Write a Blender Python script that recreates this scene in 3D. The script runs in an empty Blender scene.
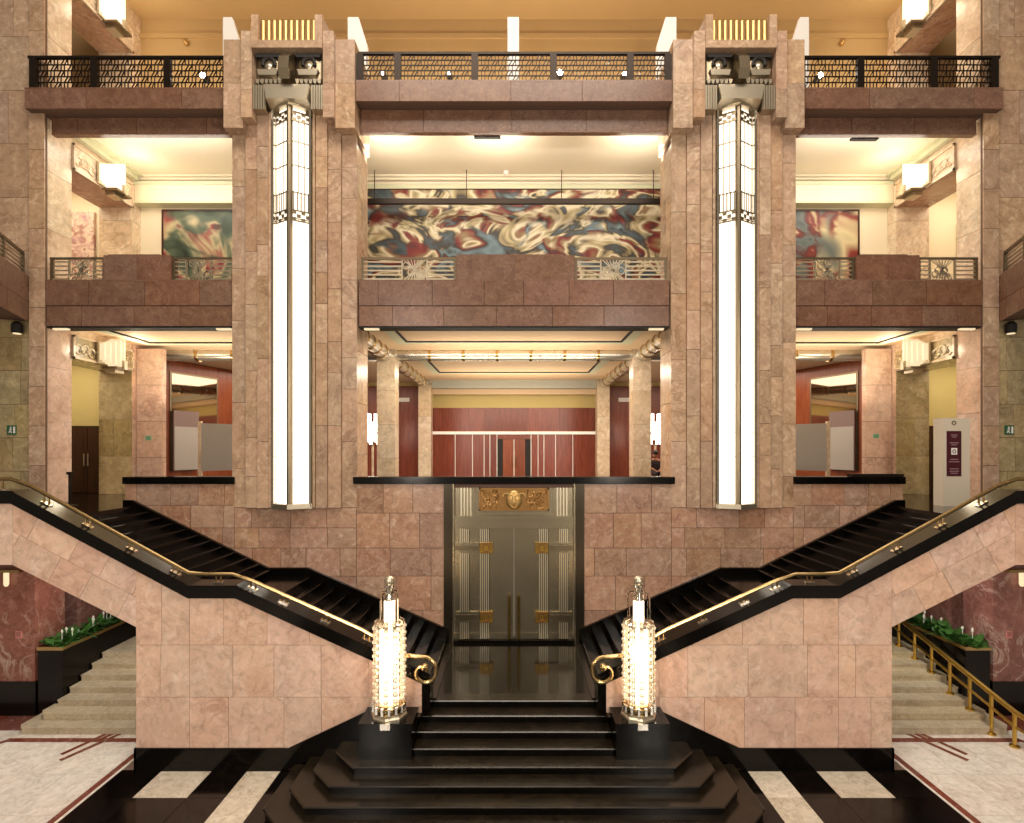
import bpy, bmesh, math, random
from mathutils import Vector, Matrix

# ------------------------------------------------------------------ camera, world, lights
SC = bpy.context.scene
COL = SC.collection
F = 520.0            # focal length in pixels of the 1024 x 823 frame
E = 6.12             # eye height above the lobby floor
D1, D2 = 9.93, 13.36  # stair parapet plane, door wall plane
def PX(px, d): return (px - 514.0) * d / F
def PZ(py, d): return E + (450.0 - py) * d / F

cam_d = bpy.data.cameras.new('camera')
cam_d.sensor_width = 36.0
cam_d.lens = F / 1024.0 * 36.0
cam_d.shift_x = -2.0 / 1024.0
cam_d.shift_y = 38.5 / 1024.0
cam_d.clip_end = 200
cam = bpy.data.objects.new('camera', cam_d)
cam.location = (0, 0, E)
cam.rotation_euler = (math.pi / 2, 0, 0)
COL.objects.link(cam)
SC.camera = cam

w = bpy.data.worlds.new('world'); SC.world = w; w.use_nodes = True
bg = w.node_tree.nodes['Background']
bg.inputs[0].default_value = (1.0, 0.80, 0.60, 1)
bg.inputs[1].default_value = 0.22

vs = SC.view_settings
vs.view_transform = 'Standard'; vs.look = 'None'; vs.exposure = 0.16; vs.gamma = 1.0
vs.use_curve_mapping = False

WARM = (1.0, 0.84, 0.66)
def area(name, loc, target, sx, sy, watts, col=WARM, spread=180):
    l = bpy.data.lights.new(name, 'AREA'); l.shape = 'RECTANGLE'
    l.size = sx; l.size_y = sy; l.energy = watts; l.color = col
    l.spread = math.radians(spread)
    o = bpy.data.objects.new(name, l); COL.objects.link(o)
    o.location = loc
    o.rotation_euler = (Vector(target) - Vector(loc)).to_track_quat('-Z', 'Y').to_euler()
    return o
def point(name, loc, watts, col=WARM, r=0.15):
    l = bpy.data.lights.new(name, 'POINT'); l.energy = watts; l.color = col; l.shadow_soft_size = r
    o = bpy.data.objects.new(name, l); COL.objects.link(o); o.location = loc
    return o

# added unseen fills standing for the lobby's glazed dome and near-side lit pillars
area('dome_fill', (0, 3.5, 25), (0, 9.5, 4), 14, 7, 2900, (1.0, 0.885, 0.755))
area('near_pillar_fill', (-5.6, -2.5, 9.0), (-4, 13, 6), 1.0, 9.0, 720, (1.0, 0.885, 0.76))
area('near_pillar_fill', (5.6, -2.5, 9.0), (4, 13, 6), 1.0, 9.0, 720, (1.0, 0.885, 0.76))
# hall on the stair-head floor: unseen fills added below the ceiling, no fittings
area('hall_ceiling_fill', (0, 14.9, 9.3), (0, 16.0, 4), 6.5, 1.2, 380, (1.0, 0.86, 0.68))
area('hall_ceiling_fill', (0, 21.3, 9.3), (0, 21.3, 0), 6.5, 3.0, 380, (1.0, 0.86, 0.70))
area('hall_up_fill', (0, 16.6, 7.6), (0, 17.2, 12), 6.0, 0.5, 130, (1.0, 0.84, 0.62))
area('hall_up_fill', (0, 22.5, 7.4), (0, 22.5, 12), 6.0, 1.5, 150, (1.0, 0.84, 0.62))
for s in (-1, 1):
    area('hall_side_fill', (s * 8.6, 20.8, 9.4), (s * 8.6, 20.8, 0), 6, 5, 300, (1.0, 0.82, 0.64))
    area('hall_side_up_fill', (s * 9.3, 16.2, 7.5), (s * 9.3, 16.2, 12), 3.5, 1, 90, (1.0, 0.84, 0.62))
    # upper galleries
    area('gallery_uplight', (s * 9.6, 14.35, 14.0), (s * 9.6, 14.7, 16), 3.4, 0.3, 34, (1.0, 0.90, 0.76))
    area('gallery_down_light', (s * 9.6, 15.2, 14.85), (s * 9.6, 15.9, 10), 3.6, 1.6, 85, (1.0, 0.93, 0.82))
    area('loft_light', (s * 9.5, 15.2, 15.7), (s * 9.5, 16.2, 22), 4.0, 0.8, 75, (1.0, 0.86, 0.64))
    area('passage_light', (s * 14.3, 15.4, 9.2), (s * 14.3, 15.4, 0), 1.8, 1.8, 80, (1.0, 0.86, 0.66))
    area('passage_light', (s * 14.3, 15.4, 14.8), (s * 14.3, 15.4, 0), 1.8, 1.8, 90, (1.0, 0.86, 0.66))
    area('understair_fill', (s * 9.3, 11.7, 3.7), (s * 9.4, 12.6, 0), 1.4, 0.8, 80, (1.0, 0.92, 0.82))  # added fill without a fitting, brightens the side steps
for x in (-3.6, -0.5, 3.6):
    area('gallery_uplight', (x, 14.3, 14.05), (x, 14.6, 16), 1.4, 0.3, 40, (1.0, 0.88, 0.70))
area('gallery_down_light', (0, 15.0, 14.85), (0, 16.6, 11.5), 9, 1.6, 190, (1.0, 0.93, 0.82))
area('loft_light', (0, 15.2, 15.7), (0, 16.4, 22), 9.0, 0.8, 160, (1.0, 0.86, 0.64))

# ------------------------------------------------------------------ helpers
RND = random.Random(7)
ROOT = {}
def srgb(h):
    if isinstance(h, str):
        h = h.lstrip('#'); h = [int(h[i:i + 2], 16) for i in (0, 2, 4)]
    o = []
    for c in h:
        c /= 255.0
        o.append(c / 12.92 if c <= 0.04045 else ((c + 0.055) / 1.055) ** 2.4)
    return (o[0], o[1], o[2], 1.0)

MATS = {}
class NT:
    def __init__(s, name):
        s.m = bpy.data.materials.new(name); s.m.use_nodes = True
        s.t = s.m.node_tree; s.b = s.t.nodes['Principled BSDF']; MATS[name] = s.m
    def n(s, t, **k):
        x = s.t.nodes.new(t)
        for a, v in k.items(): setattr(x, a, v)
        return x
    def l(s, a, b): s.t.links.new(a, b)
    def math(s, op, a, b=None, c=None):
        x = s.n('ShaderNodeMath', operation=op)
        for i, v in enumerate((a, b, c)):
            if v is None: continue
            if isinstance(v, (int, float)): x.inputs[i].default_value = v
            else: s.l(v, x.inputs[i])
        return x.outputs[0]
    def ramp(s, f, stops, interp='LINEAR'):
        x = s.n('ShaderNodeValToRGB'); cr = x.color_ramp; cr.interpolation = interp
        while len(cr.elements) < len(stops): cr.elements.new(0.5)
        for e, (p, c) in zip(cr.elements, stops):
            e.position = p; e.color = c if len(c) == 4 else (*c, 1)
        s.l(f, x.inputs[0]); return x.outputs[0]
    def mix(s, f, a, b, mode='MIX'):
        x = s.n('ShaderNodeMix', data_type='RGBA', blend_type=mode)
        for sock, v in ((x.inputs[0], f), (x.inputs[6], a), (x.inputs[7], b)):
            if isinstance(v, (int, float)): sock.default_value = v
            elif isinstance(v, tuple): sock.default_value = v
            else: s.l(v, sock)
        return x.outputs[2]
    def pos(s, rnd=True):
        g = s.n('ShaderNodeNewGeometry')
        if not rnd: return g.outputs['Position']
        o = s.n('ShaderNodeObjectInfo')
        v = s.n('ShaderNodeVectorMath', operation='MULTIPLY_ADD')
        c = s.n('ShaderNodeCombineXYZ')
        s.l(o.outputs['Random'], c.inputs[0]); s.l(o.outputs['Random'], c.inputs[2])
        s.l(c.outputs[0], v.inputs[0]); v.inputs[1].default_value = (37, 0, 61)
        s.l(g.outputs['Position'], v.inputs[2])
        return v.outputs[0]
    def noise(s, vec, scale, detail=5, rough=0.6, dist=0.0):
        x = s.n('ShaderNodeTexNoise'); s.l(vec, x.inputs['Vector'])
        x.inputs['Scale'].default_value = scale; x.inputs['Detail'].default_value = detail
        x.inputs['Roughness'].default_value = rough; x.inputs['Distortion'].default_value = dist
        return x.outputs[0]
    def done(s, col=None, rough=0.5, metal=0.0, spec=0.5, bump=None, bs=0.2, bd=0.01):
        if col is not None:
            if isinstance(col, tuple): s.b.inputs['Base Color'].default_value = col
            else: s.l(col, s.b.inputs['Base Color'])
        if isinstance(rough, (int, float)): s.b.inputs['Roughness'].default_value = rough
        else: s.l(rough, s.b.inputs['Roughness'])
        s.b.inputs['Metallic'].default_value = metal
        s.b.inputs['Specular IOR Level'].default_value = spec
        if bump is not None:
            b = s.n('ShaderNodeBump'); b.inputs['Strength'].default_value = bs
            b.inputs['Distance'].default_value = bd
            s.l(bump, b.inputs['Height']); s.l(b.outputs[0], s.b.inputs['Normal'])
        return s.m

def marble(name, lo, hi, vein, scale=1.0, rough=0.22, var=0.12, vamt=0.6, spec=0.5, light=None):
    t = NT(name); p = t.pos()
    a = t.noise(p, 0.9 * scale, 7, 0.62, 1.2)
    c = t.ramp(a, [(0.32, srgb(lo)), (0.68, srgb(hi))])
    cl = t.noise(p, 2.6 * scale, 6, 0.65, 2.0)
    c = t.mix(t.ramp(cl, [(0.52, (0, 0, 0)), (0.72, (1, 1, 1))]), c, srgb(light or hi))
    mo = t.ramp(t.noise(p, 5.5 * scale, 8, 0.72, 1.0), [(0.30, (0.70, 0.68, 0.66)), (0.52, (1, 1, 1)), (0.75, (1.13, 1.12, 1.1))])
    c = t.mix(1.0, c, mo, 'MULTIPLY')
    v = t.noise(p, 0.75 * scale, 8, 0.6, 1.6)
    vv = t.math('ABSOLUTE', t.math('SUBTRACT', v, 0.5))
    m = t.math('MULTIPLY', t.ramp(vv, [(0.0, (1, 1, 1)), (0.028, (0, 0, 0))]), vamt)
    m2 = t.math('MULTIPLY', m, t.ramp(t.noise(p, 0.5 * scale, 3), [(0.45, (0, 0, 0)), (0.62, (1, 1, 1))]))
    c = t.mix(m2, c, srgb(vein))
    blotch = t.math('MULTIPLY', t.ramp(t.noise(p, 1.7 * scale, 8, 0.7, 2.5), [(0.60, (0, 0, 0)), (0.74, (1, 1, 1))]), vamt * 0.55)
    c = t.mix(blotch, c, srgb(vein))
    o = t.n('ShaderNodeObjectInfo')
    h = t.n('ShaderNodeHueSaturation')
    t.l(c, h.inputs['Color'])
    t.l(t.math('MULTIPLY_ADD', o.outputs['Random'], 2 * var, 1 - var), h.inputs['Value'])
    rr = t.math('FRACT', t.math('MULTIPLY', o.outputs['Random'], 7.31))
    t.l(t.math('MULTIPLY_ADD', rr, 0.010, 0.496), h.inputs['Hue'])
    t.l(t.math('MULTIPLY_ADD', t.math('FRACT', t.math('MULTIPLY', o.outputs['Random'], 13.7)), 0.2, 0.92), h.inputs['Saturation'])
    r = t.math('MULTIPLY_ADD', t.noise(p, 6, 4), 0.12, rough - 0.05)
    return t.done(h.outputs[0], r, 0, spec)

def plain(name, col, rough=0.5, metal=0.0, spec=0.5, var=0.06, scale=4.0):
    t = NT(name); p = t.pos()
    k = t.math('MULTIPLY_ADD', t.noise(p, scale, 4), 2 * var, 1 - var)
    h = t.n('ShaderNodeHueSaturation'); h.inputs['Color'].default_value = srgb(col)
    t.l(k, h.inputs['Value'])
    r = t.math('MULTIPLY_ADD', t.noise(p, 1.5, 2), 0.08, max(rough - 0.04, 0.02))
    return t.done(h.outputs[0], r, metal, spec)

def emit(name, col, strength, base='#e8e0d0', rough=0.4):
    t = NT(name); p = t.pos()
    t.b.inputs['Emission Color'].default_value = srgb(col)
    k = t.math('MULTIPLY_ADD', t.noise(p, 2.2, 3), 0.5 * strength, 0.75 * strength)
    t.l(k, t.b.inputs['Emission Strength'])
    return t.done(srgb(base), rough)

M_PINK = marble('pink_marble', '#d2ae9a', '#e2c2ad', '#94604e', 0.8, 0.17, 0.045, 0.38, light='#e8cdbc')
M_WALL = marble('rose_brown_marble', '#a47e68', '#bd9a82', '#6a3e30', 1.2, 0.17, 0.11, 0.5, light='#cbb09c')
M_PIL = marble('buff_rose_marble', '#ac8e76', '#c4a68c', '#75553f', 1.0, 0.2, 0.11, 0.5, light='#d4bca2')
M_BEAM = marble('mauve_brown_marble', '#6a4a3c', '#856350', '#a98874', 3.4, 0.28, 0.08, 0.4, light='#937461')
M_GREEN = marble('olive_buff_marble', '#94845f', '#b8a27a', '#6b5638', 1.0, 0.25, 0.14, 0.4, light='#c2ae88')
M_PALE = marble('pale_cream_marble', '#cdb398', '#e6d2b8', '#a08060', 0.8, 0.22, 0.05, 0.4, light='#eee0ca')
M_RED = marble('red_marble', '#7a4c44', '#9c6a60', '#d4c0b2', 1.1, 0.2, 0.05, 0.55, light='#a67a70')
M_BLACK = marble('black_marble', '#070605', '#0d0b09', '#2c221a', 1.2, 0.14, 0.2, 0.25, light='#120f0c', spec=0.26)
M_BLACKP = marble('polished_black_floor', '#090706', '#120e0b', '#3a2c20', 1.2, 0.10, 0.2, 0.25, light='#17120e', spec=0.5)
M_STEP = marble('black_stone_brown_sheen', '#16110b', '#272017', '#4a3c26', 2.0, 0.22, 0.12, 0.3, light='#282017', spec=0.5)  # brown sheen of reflections is mixed into the black tread colour
M_FLOORW = marble('white_floor_marble', '#e2d6ca', '#f0e8de', '#c4b09c', 1.0, 0.22, 0.04, 0.35, light='#f5eee6')
M_STRIPE = marble('grey_cream_marble', '#c4b8a6', '#ddd2c2', '#7c6a58', 1.6, 0.22, 0.06, 0.6, light='#e4dccd')
M_INLAY = marble('red_inlay_marble', '#6e3a30', '#8a5244', '#b89080', 4.0, 0.25, 0.06, 0.4)
M_TRAV = marble('beige_step_stone', '#b2a286', '#d2c4a8', '#8a785c', 4.0, 0.5, 0.05, 0.3, light='#cfc0a6')
M_JOINT = plain('dark_joint', '#6e5648', 0.8)
M_CREAM = plain('cream_plaster', '#e8dcc0', 0.7, var=0.03, scale=1)
M_CEIL = plain('pale_ceiling_plaster', '#ece2cc', 0.7, var=0.03, scale=1)
M_PEACH = plain('peach_ceiling_plaster', '#e6c8a4', 0.7, var=0.03, scale=1)
M_GOLDW = plain('golden_ochre_plaster', '#bf9f6e', 0.75, var=0.06, scale=0.7)
M_YEL = plain('mustard_plaster', '#c8b678', 0.7, var=0.03, scale=1)
M_SAGE = plain('sage_trim', '#d2d2b4', 0.6, var=0.03)
M_GREYTR = plain('grey_green_band', '#b8bab0', 0.5, var=0.03)
M_WHITE = plain('white_paint', '#f0ece6', 0.5, var=0.02)
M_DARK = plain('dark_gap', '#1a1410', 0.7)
M_IRON = plain('dark_bronze_lattice', '#2a211a', 0.38, 0.7, var=0.15)
M_BRASS = plain('brass', '#c2a676', 0.24, 1.0, var=0.05)
M_BRIGHTBRASS = plain('yellow_brass', '#cdaa55', 0.3, 1.0, var=0.08)
M_GILT = plain('gilded_relief', '#a8804e', 0.35, 0.9, var=0.2, scale=14)
M_GOLDFL = plain('gold_flute', '#c8a468', 0.4, 0.7, var=0.1)
M_CHROME = plain('polished_steel', '#dcd6ca', 0.18, 1.0, var=0.04)
M_STEEL = plain('brushed_nickel', '#cfc4ae', 0.33, 0.9, var=0.05, scale=0.8)
M_DOOR = plain('bronze_door_metal', '#b3a88e', 0.25, 0.92, var=0.10, scale=0.9)
M_JAMB = plain('dark_bronze_jamb', '#4c4438', 0.3, 0.85, var=0.08, scale=1.5)
M_DOORF = plain('bronze_flute_lit_tone', '#efe4c8', 0.30, 0.85, var=0.04)  # lighter copy of the door metal, paints the lit lines of the flutes
M_GUN = plain('bronze_mask_metal', '#857863', 0.34, 0.9, var=0.12, scale=2)
M_SILVER = plain('silver_tube', '#d8d4c8', 0.28, 0.85, var=0.06)
M_LGLASS = emit('lamp_pane_glow', '#fff2e2', 1.7)
M_LGLASS2 = emit('lamp_pane_glow_upper', '#fff0dc', 1.25)
M_TUBEGL = emit('lamp_tube_glow', '#ffe6c8', 3.2)
M_LANT = emit('lantern_glass_glow', '#ffeac8', 1.5, '#7a7060')
M_LANTLOW = emit('lantern_glass_glow_soft', '#ffe2b4', 0.85, '#6a6050')
M_TORCH = emit('torchere_glow', '#fff0e0', 5.0)
M_SPOT = emit('spot_lens_glow', '#fff4e4', 60.0)
M_BEAD = emit('self_glow_bead_moulding', '#f4e4d4', 0.35)  # white moulding given a faint glow of its own, not a lamp
M_LEAF = plain('leaf_green', '#3a6428', 0.4, var=0.4, scale=12)
M_PETAL = plain('white_petal', '#e8e4d8', 0.5)
M_SOIL = plain('soil', '#2a1e14', 0.9)
M_GREY = plain('grey_board', '#b4aea8', 0.5, var=0.03)
M_MAUVE = plain('mauve_board', '#8a7470', 0.5, var=0.03)
M_SKIN = plain('skin', '#b07a5c', 0.5)
M_CLOTH = plain('dark_cloth', '#2a1a22', 0.8)
M_HAIR = plain('black_hair', '#120c0a', 0.5)
M_SIGN = plain('sign_green', '#1e5a3c', 0.4)
M_SIGNL = plain('sign_pale_green', '#8cc0a0', 0.4)
M_MAROON = plain('maroon_print', '#4a1420', 0.35)
M_TOTEM = plain('totem_cream', '#d8ccb8', 0.4, var=0.03)

def glassmat():
    t = NT('clear_glass'); p = t.pos()
    t.b.inputs['Transmission Weight'].default_value = 1.0
    t.b.inputs['IOR'].default_value = 1.2
    r = t.math('MULTIPLY_ADD', t.noise(p, 8, 3), 0.06, 0.03)
    return t.done(srgb('#fff4e4'), r)
M_GLASS = glassmat()
def mirrormat():
    t = NT('mirror_glass'); p = t.pos()
    return t.done(srgb('#b8a894'), t.math('MULTIPLY_ADD', t.noise(p, 2, 3), 0.04, 0.02), 1.0)
M_MIRROR = mirrormat()
def woodmat(name, a, b, rough=0.28):
    t = NT(name); p = t.pos()
    mp = t.n('ShaderNodeMapping'); mp.inputs['Scale'].default_value = (6, 6, 0.5)
    t.l(p, mp.inputs[0])
    n = t.noise(mp.outputs[0], 2.0, 6, 0.6, 0.8)
    c = t.ramp(n, [(0.35, srgb(a)), (0.65, srgb(b))])
    o = t.n('ShaderNodeObjectInfo'); h = t.n('ShaderNodeHueSaturation'); t.l(c, h.inputs['Color'])
    t.l(t.math('MULTIPLY_ADD', o.outputs['Random'], 0.3, 0.85), h.inputs['Value'])
    return t.done(h.outputs[0], rough)
M_WOOD = woodmat('red_wood_veneer', '#6e3022', '#884632')
M_WOODD = woodmat('dark_wood', '#2e1610', '#43221a')
M_WOODL = woodmat('orange_wood_veneer', '#7c3c22', '#96502e')
def painting(name, stops, scale, seed, stretch=(1, 1, 1)):
    t = NT(name); g = t.n('ShaderNodeTexCoord')
    mp = t.n('ShaderNodeMapping'); mp.inputs['Location'].default_value = (seed, seed * 2, seed)
    mp.inputs['Scale'].default_value = stretch
    t.l(g.outputs['Object'], mp.inputs[0])
    n1 = t.noise(mp.outputs[0], scale, 3, 0.5, 1.6)
    n2 = t.noise(mp.outputs[0], scale * 0.6, 2, 0.4, 2.2)
    c1 = t.ramp(n1, stops)
    c2 = t.ramp(n2, [(p, c) for p, c in zip([s[0] for s in stops], [s[1] for s in reversed(stops)])])
    n3 = t.noise(mp.outputs[0], scale * 1.1, 2, 0.5, 1.0)
    c = t.mix(t.ramp(n3, [(0.46, (0, 0, 0)), (0.54, (1, 1, 1))]), c1, c2)
    return t.done(c, 0.45)
M_MURAL = painting('abstract_mural_paint', [(0.26, srgb('#141618')), (0.36, srgb('#46565e')), (0.42, srgb('#3a3026')), (0.47, srgb('#b4a47a')),
    (0.51, srgb('#e0d6ba')), (0.55, srgb('#8c7450')), (0.59, srgb('#7a2420')), (0.64, srgb('#2e241c')), (0.72, srgb('#6f858e')), (0.84, srgb('#181c18'))], 0.8, 3.3, (0.75, 1, 1.25))
M_PAINTL = painting('green_abstract_paint', [(0.3, srgb('#1c2620')), (0.42, srgb('#3a4a3c')), (0.52, srgb('#56624e')), (0.60, srgb('#b8aa84')), (0.66, srgb('#8a3038')), (0.76, srgb('#303a2e'))], 0.6, 8.1)
M_PAINTR = painting('red_abstract_paint', [(0.3, srgb('#3c4444')), (0.42, srgb('#66706e')), (0.5, srgb('#5a2420')), (0.57, srgb('#7e2c26')), (0.64, srgb('#cdbe94')), (0.76, srgb('#5c6462'))], 0.5, 12.4)
M_PAINTP = painting('rosy_abstract_paint', [(0.3, srgb('#b08a94')), (0.45, srgb('#d0b0a4')), (0.55, srgb('#e4d2c0')), (0.65, srgb('#a87a6c')), (0.75, srgb('#c4a4aa'))], 2.2, 5.2)
M_BEADW = plain('milky_glass_bead', '#f0e4cc', 0.2, var=0.03)

class MB:
    """collects shapes in world coordinates; build() links them as ONE mesh object"""
    def __init__(s): s.v = []; s.f = []
    def add(s, vs, fs):
        o = len(s.v); s.v += [tuple(v) for v in vs]; s.f += [tuple(i + o for i in f) for f in fs]; return s
    def box(s, x0, x1, y0, y1, z0, z1):
        if x0 > x1: x0, x1 = x1, x0
        if y0 > y1: y0, y1 = y1, y0
        if z0 > z1: z0, z1 = z1, z0
        return s.add([(x0,y0,z0),(x1,y0,z0),(x1,y1,z0),(x0,y1,z0),(x0,y0,z1),(x1,y0,z1),(x1,y1,z1),(x0,y1,z1)],
                     [(0,3,2,1),(4,5,6,7),(0,1,5,4),(1,2,6,5),(2,3,7,6),(3,0,4,7)])
    def prism(s, poly, fn, t0, t1):
        """poly of (a,b); fn(a,b,t) -> xyz"""
        n = len(poly)
        vs = [fn(a, b, t0) for a, b in poly] + [fn(a, b, t1) for a, b in poly]
        fs = [tuple(range(n)), tuple(range(2*n-1, n-1, -1))] + [(i, (i+1) % n, n+(i+1) % n, n+i) for i in range(n)]
        return s.add(vs, fs)
    def loft(s, pa, za, pb, zb):
        n = len(pa)
        return s.add([(a, b, za) for a, b in pa] + [(a, b, zb) for a, b in pb],
                     [tuple(range(n)), tuple(range(2*n-1, n-1, -1))] + [(i, (i+1) % n, n+(i+1) % n, n+i) for i in range(n)])
    def pxz(s, poly, y0, y1): return s.prism(poly, lambda a, b, t: (a, t, b), y0, y1)
    def pxy(s, poly, z0, z1): return s.prism(poly, lambda a, b, t: (a, b, t), z0, z1)
    def pyz(s, poly, x0, x1): return s.prism(poly, lambda a, b, t: (t, a, b), x0, x1)
    def bar(s, p, q, w, h=None, up=(0, 0, 1)):
        p = Vector(p); q = Vector(q); d = (q - p).normalized(); up = Vector(up)
        if abs(d.dot(up)) > 0.99: up = Vector((0, 1, 0))
        a = d.cross(up).normalized(); b = a.cross(d).normalized(); h = h or w
        vs = []
        for c in (p, q):
            for i, j in ((-1,-1),(1,-1),(1,1),(-1,1)): vs.append(c + a * (i * w / 2) + b * (j * h / 2))
        return s.add(vs, [(0,1,2,3),(7,6,5,4),(0,4,5,1),(1,5,6,2),(2,6,7,3),(3,7,4,0)])
    def tube(s, pts, r, n=10):
        pts = [Vector(p) for p in pts]; rs = r if isinstance(r, (list, tuple)) else [r] * len(pts)
        rings = []; ref = None
        for i, p in enumerate(pts):
            d = ((pts[i+1] if i < len(pts)-1 else p) - (pts[i-1] if i else p)).normalized()
            if ref is None: ref = Vector((0,0,1)) if abs(d.z) < 0.9 else Vector((0,1,0))
            a = (ref - d * ref.dot(d)).normalized(); b = d.cross(a); ref = a
            rings.append([p + (a * math.cos(2*math.pi*k/n) + b * math.sin(2*math.pi*k/n)) * rs[i] for k in range(n)])
        vs = [v for g in rings for v in g]; fs = []
        for i in range(len(rings)-1):
            for k in range(n): fs.append((i*n+k, i*n+(k+1) % n, (i+1)*n+(k+1) % n, (i+1)*n+k))
        fs.append(tuple(reversed(range(n)))); fs.append(tuple((len(rings)-1)*n+k for k in range(n)))
        return s.add(vs, fs)
    def lathe(s, c, prof, n=16):
        """prof: (r, z) from bottom to top"""
        vs = []; fs = []
        for r, z in prof:
            for k in range(n): vs.append((c[0]+r*math.cos(2*math.pi*k/n), c[1]+r*math.sin(2*math.pi*k/n), c[2]+z))
        for i in range(len(prof)-1):
            for k in range(n): fs.append((i*n+k, i*n+(k+1) % n, (i+1)*n+(k+1) % n, (i+1)*n+k))
        fs.append(tuple(reversed(range(n)))); fs.append(tuple((len(prof)-1)*n+k for k in range(n)))
        return s.add(vs, fs)
    def sphere(s, c, r, n=10, m=6, sc=(1,1,1)):
        vs = []; fs = []
        for i in range(m+1):
            th = math.pi * i / m; rr = max(math.sin(th), 0.02)
            for k in range(n):
                ph = 2*math.pi*k/n
                vs.append((c[0]+r*sc[0]*rr*math.cos(ph), c[1]+r*sc[1]*rr*math.sin(ph), c[2]-r*sc[2]*math.cos(th)))
        for i in range(m):
            for k in range(n): fs.append((i*n+k, i*n+(k+1) % n, (i+1)*n+(k+1) % n, (i+1)*n+k))
        fs.append(tuple(reversed(range(n)))); fs.append(tuple(m*n+k for k in range(n)))
        return s.add(vs, fs)
    def torus(s, c, R, r, axis='y', n=16, m=8, a0=0.0, a1=2*math.pi):
        full = abs(a1 - a0 - 2*math.pi) < 1e-6
        pts = []
        for i in range(n + 1):
            a = a0 + (a1 - a0) * i / n
            if axis == 'y': pts.append((c[0]+R*math.cos(a), c[1], c[2]+R*math.sin(a)))
            elif axis == 'x': pts.append((c[0], c[1]+R*math.cos(a), c[2]+R*math.sin(a)))
            else: pts.append((c[0]+R*math.cos(a), c[1]+R*math.sin(a), c[2]))
        return s.tube(pts, r, m)
    def build(s, name, mat, parent=None, smooth=False, keep=False):
        org = Vector((0, 0, 0))
        if parent is not None: org = ROOT.get(parent.name, Vector((0, 0, 0)))
        elif not keep:
            xs = [v[0] for v in s.v]; ys = [v[1] for v in s.v]; zs = [v[2] for v in s.v]
            org = Vector(((min(xs)+max(xs))/2, (min(ys)+max(ys))/2, min(zs)))
        me = bpy.data.meshes.new(name)
        me.from_pydata([(v[0]-org.x, v[1]-org.y, v[2]-org.z) for v in s.v], [], s.f)
        bm = bmesh.new(); bm.from_mesh(me)
        bmesh.ops.recalc_face_normals(bm, faces=bm.faces); bm.to_mesh(me); bm.free()
        me.materials.append(mat)
        if smooth:
            me.shade_smooth(); me.set_sharp_from_angle(angle=math.radians(35))
        o = bpy.data.objects.new(name, me); COL.objects.link(o)
        if parent is not None: o.parent = parent
        else: o.location = org
        ROOT[o.name] = org
        return o

def thing(name, label, cat, loc, group=None):
    o = bpy.data.objects.new(name, None); COL.objects.link(o)
    o.location = loc; o.empty_display_size = 0.3
    o['label'] = label; o['category'] = cat
    if group: o['group'] = group
    ROOT[o.name] = Vector(loc); return o
def tag(o, label, cat, group=None):
    o['label'] = label; o['category'] = cat
    if group: o['group'] = group
    return o
def struct(o, label, cat='wall'):
    o['kind'] = 'structure'; o['label'] = label; o['category'] = cat
    return o

def clip(poly, a, b, c):
    """keep a*x + b*y <= c"""
    out = []; n = len(poly)
    for i in range(n):
        p, q = poly[i], poly[(i+1) % n]
        dp = a*p[0]+b*p[1]-c; dq = a*q[0]+b*q[1]-c
        if dp <= 0: out.append(p)
        if dp * dq < 0:
            k = dp / (dp - dq); out.append((p[0]+(q[0]-p[0])*k, p[1]+(q[1]-p[1])*k))
    return out
def area2(p): return 0.5*sum(p[i][0]*p[(i+1) % len(p)][1]-p[(i+1) % len(p)][0]*p[i][1] for i in range(len(p)))
def clip_convex(poly, conv):
    if area2(conv) < 0: conv = conv[::-1]
    n = len(conv)
    for i in range(n):
        p, q = conv[i], conv[(i+1) % n]
        a, b = q[1]-p[1], -(q[0]-p[0])
        poly = clip(poly, a, b, a*p[0]+b*p[1])
        if len(poly) < 3: return []
    return poly

def slabs(parent, fn, conv, rows, wid, mat, t=0.03, gap=0.012, seed=1, jit=0.004, name='slab', holes=(), cuts=()):
    """stone slabs over a convex outline; fn(u, v, depth) -> xyz, depth 0 = face, t = behind"""
    r = random.Random(seed)
    u0 = min(p[0] for p in conv); u1 = max(p[0] for p in conv)
    for v0, v1 in zip(rows[:-1], rows[1:]):
        us = [u0]
        u = u0 + wid * r.uniform(0.35, 1.0)
        while u < u1 - wid * 0.3: us.append(u); u += wid * r.uniform(0.75, 1.3)
        us.append(u1)
        us = sorted(set(us) | {c for c in cuts if u0 < c < u1})
        for a, b in zip(us[:-1], us[1:]):
            cell = [(a+gap/2, v0+gap/2), (b-gap/2, v0+gap/2), (b-gap/2, v1-gap/2), (a+gap/2, v1-gap/2)]
            c = clip_convex(cell, conv)
            if len(c) < 3 or abs(area2(c)) < 0.002: continue
            j = r.uniform(0, jit)
            MB().prism(c, fn, j, t + j).build(name, mat, parent)
SIDE = {-1: 'left', 1: 'right'}
def sx(s, poly): return [(s * a, b) for a, b in poly]
ZL, ZM = 1.157, 4.70          # door landing, stair-head (mezzanine) floor
Z2, Z3 = 10.40, 15.32         # gallery floors
YB = 17.0                     # back wall of the galleries
XS = 12.2                     # side wall of the bays
WY0, WY1 = 14.35, 16.62       # opening in the side wall

# ------------------------------------------------------------------ floors
fl = MB().box(-17, 17, -4, 16.2, -0.30, -0.02).build('floor', M_JOINT)
struct(fl, 'polished lobby floor of black and white marble', 'floor')
def tile(x0, x1, y0, y1, mat, name='floor_slab', z=0.0, g=0.008):
    MB().box(x0+g/2, x1-g/2, y0+g/2, y1-g/2, -0.02, z).build(name, mat, fl)
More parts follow.
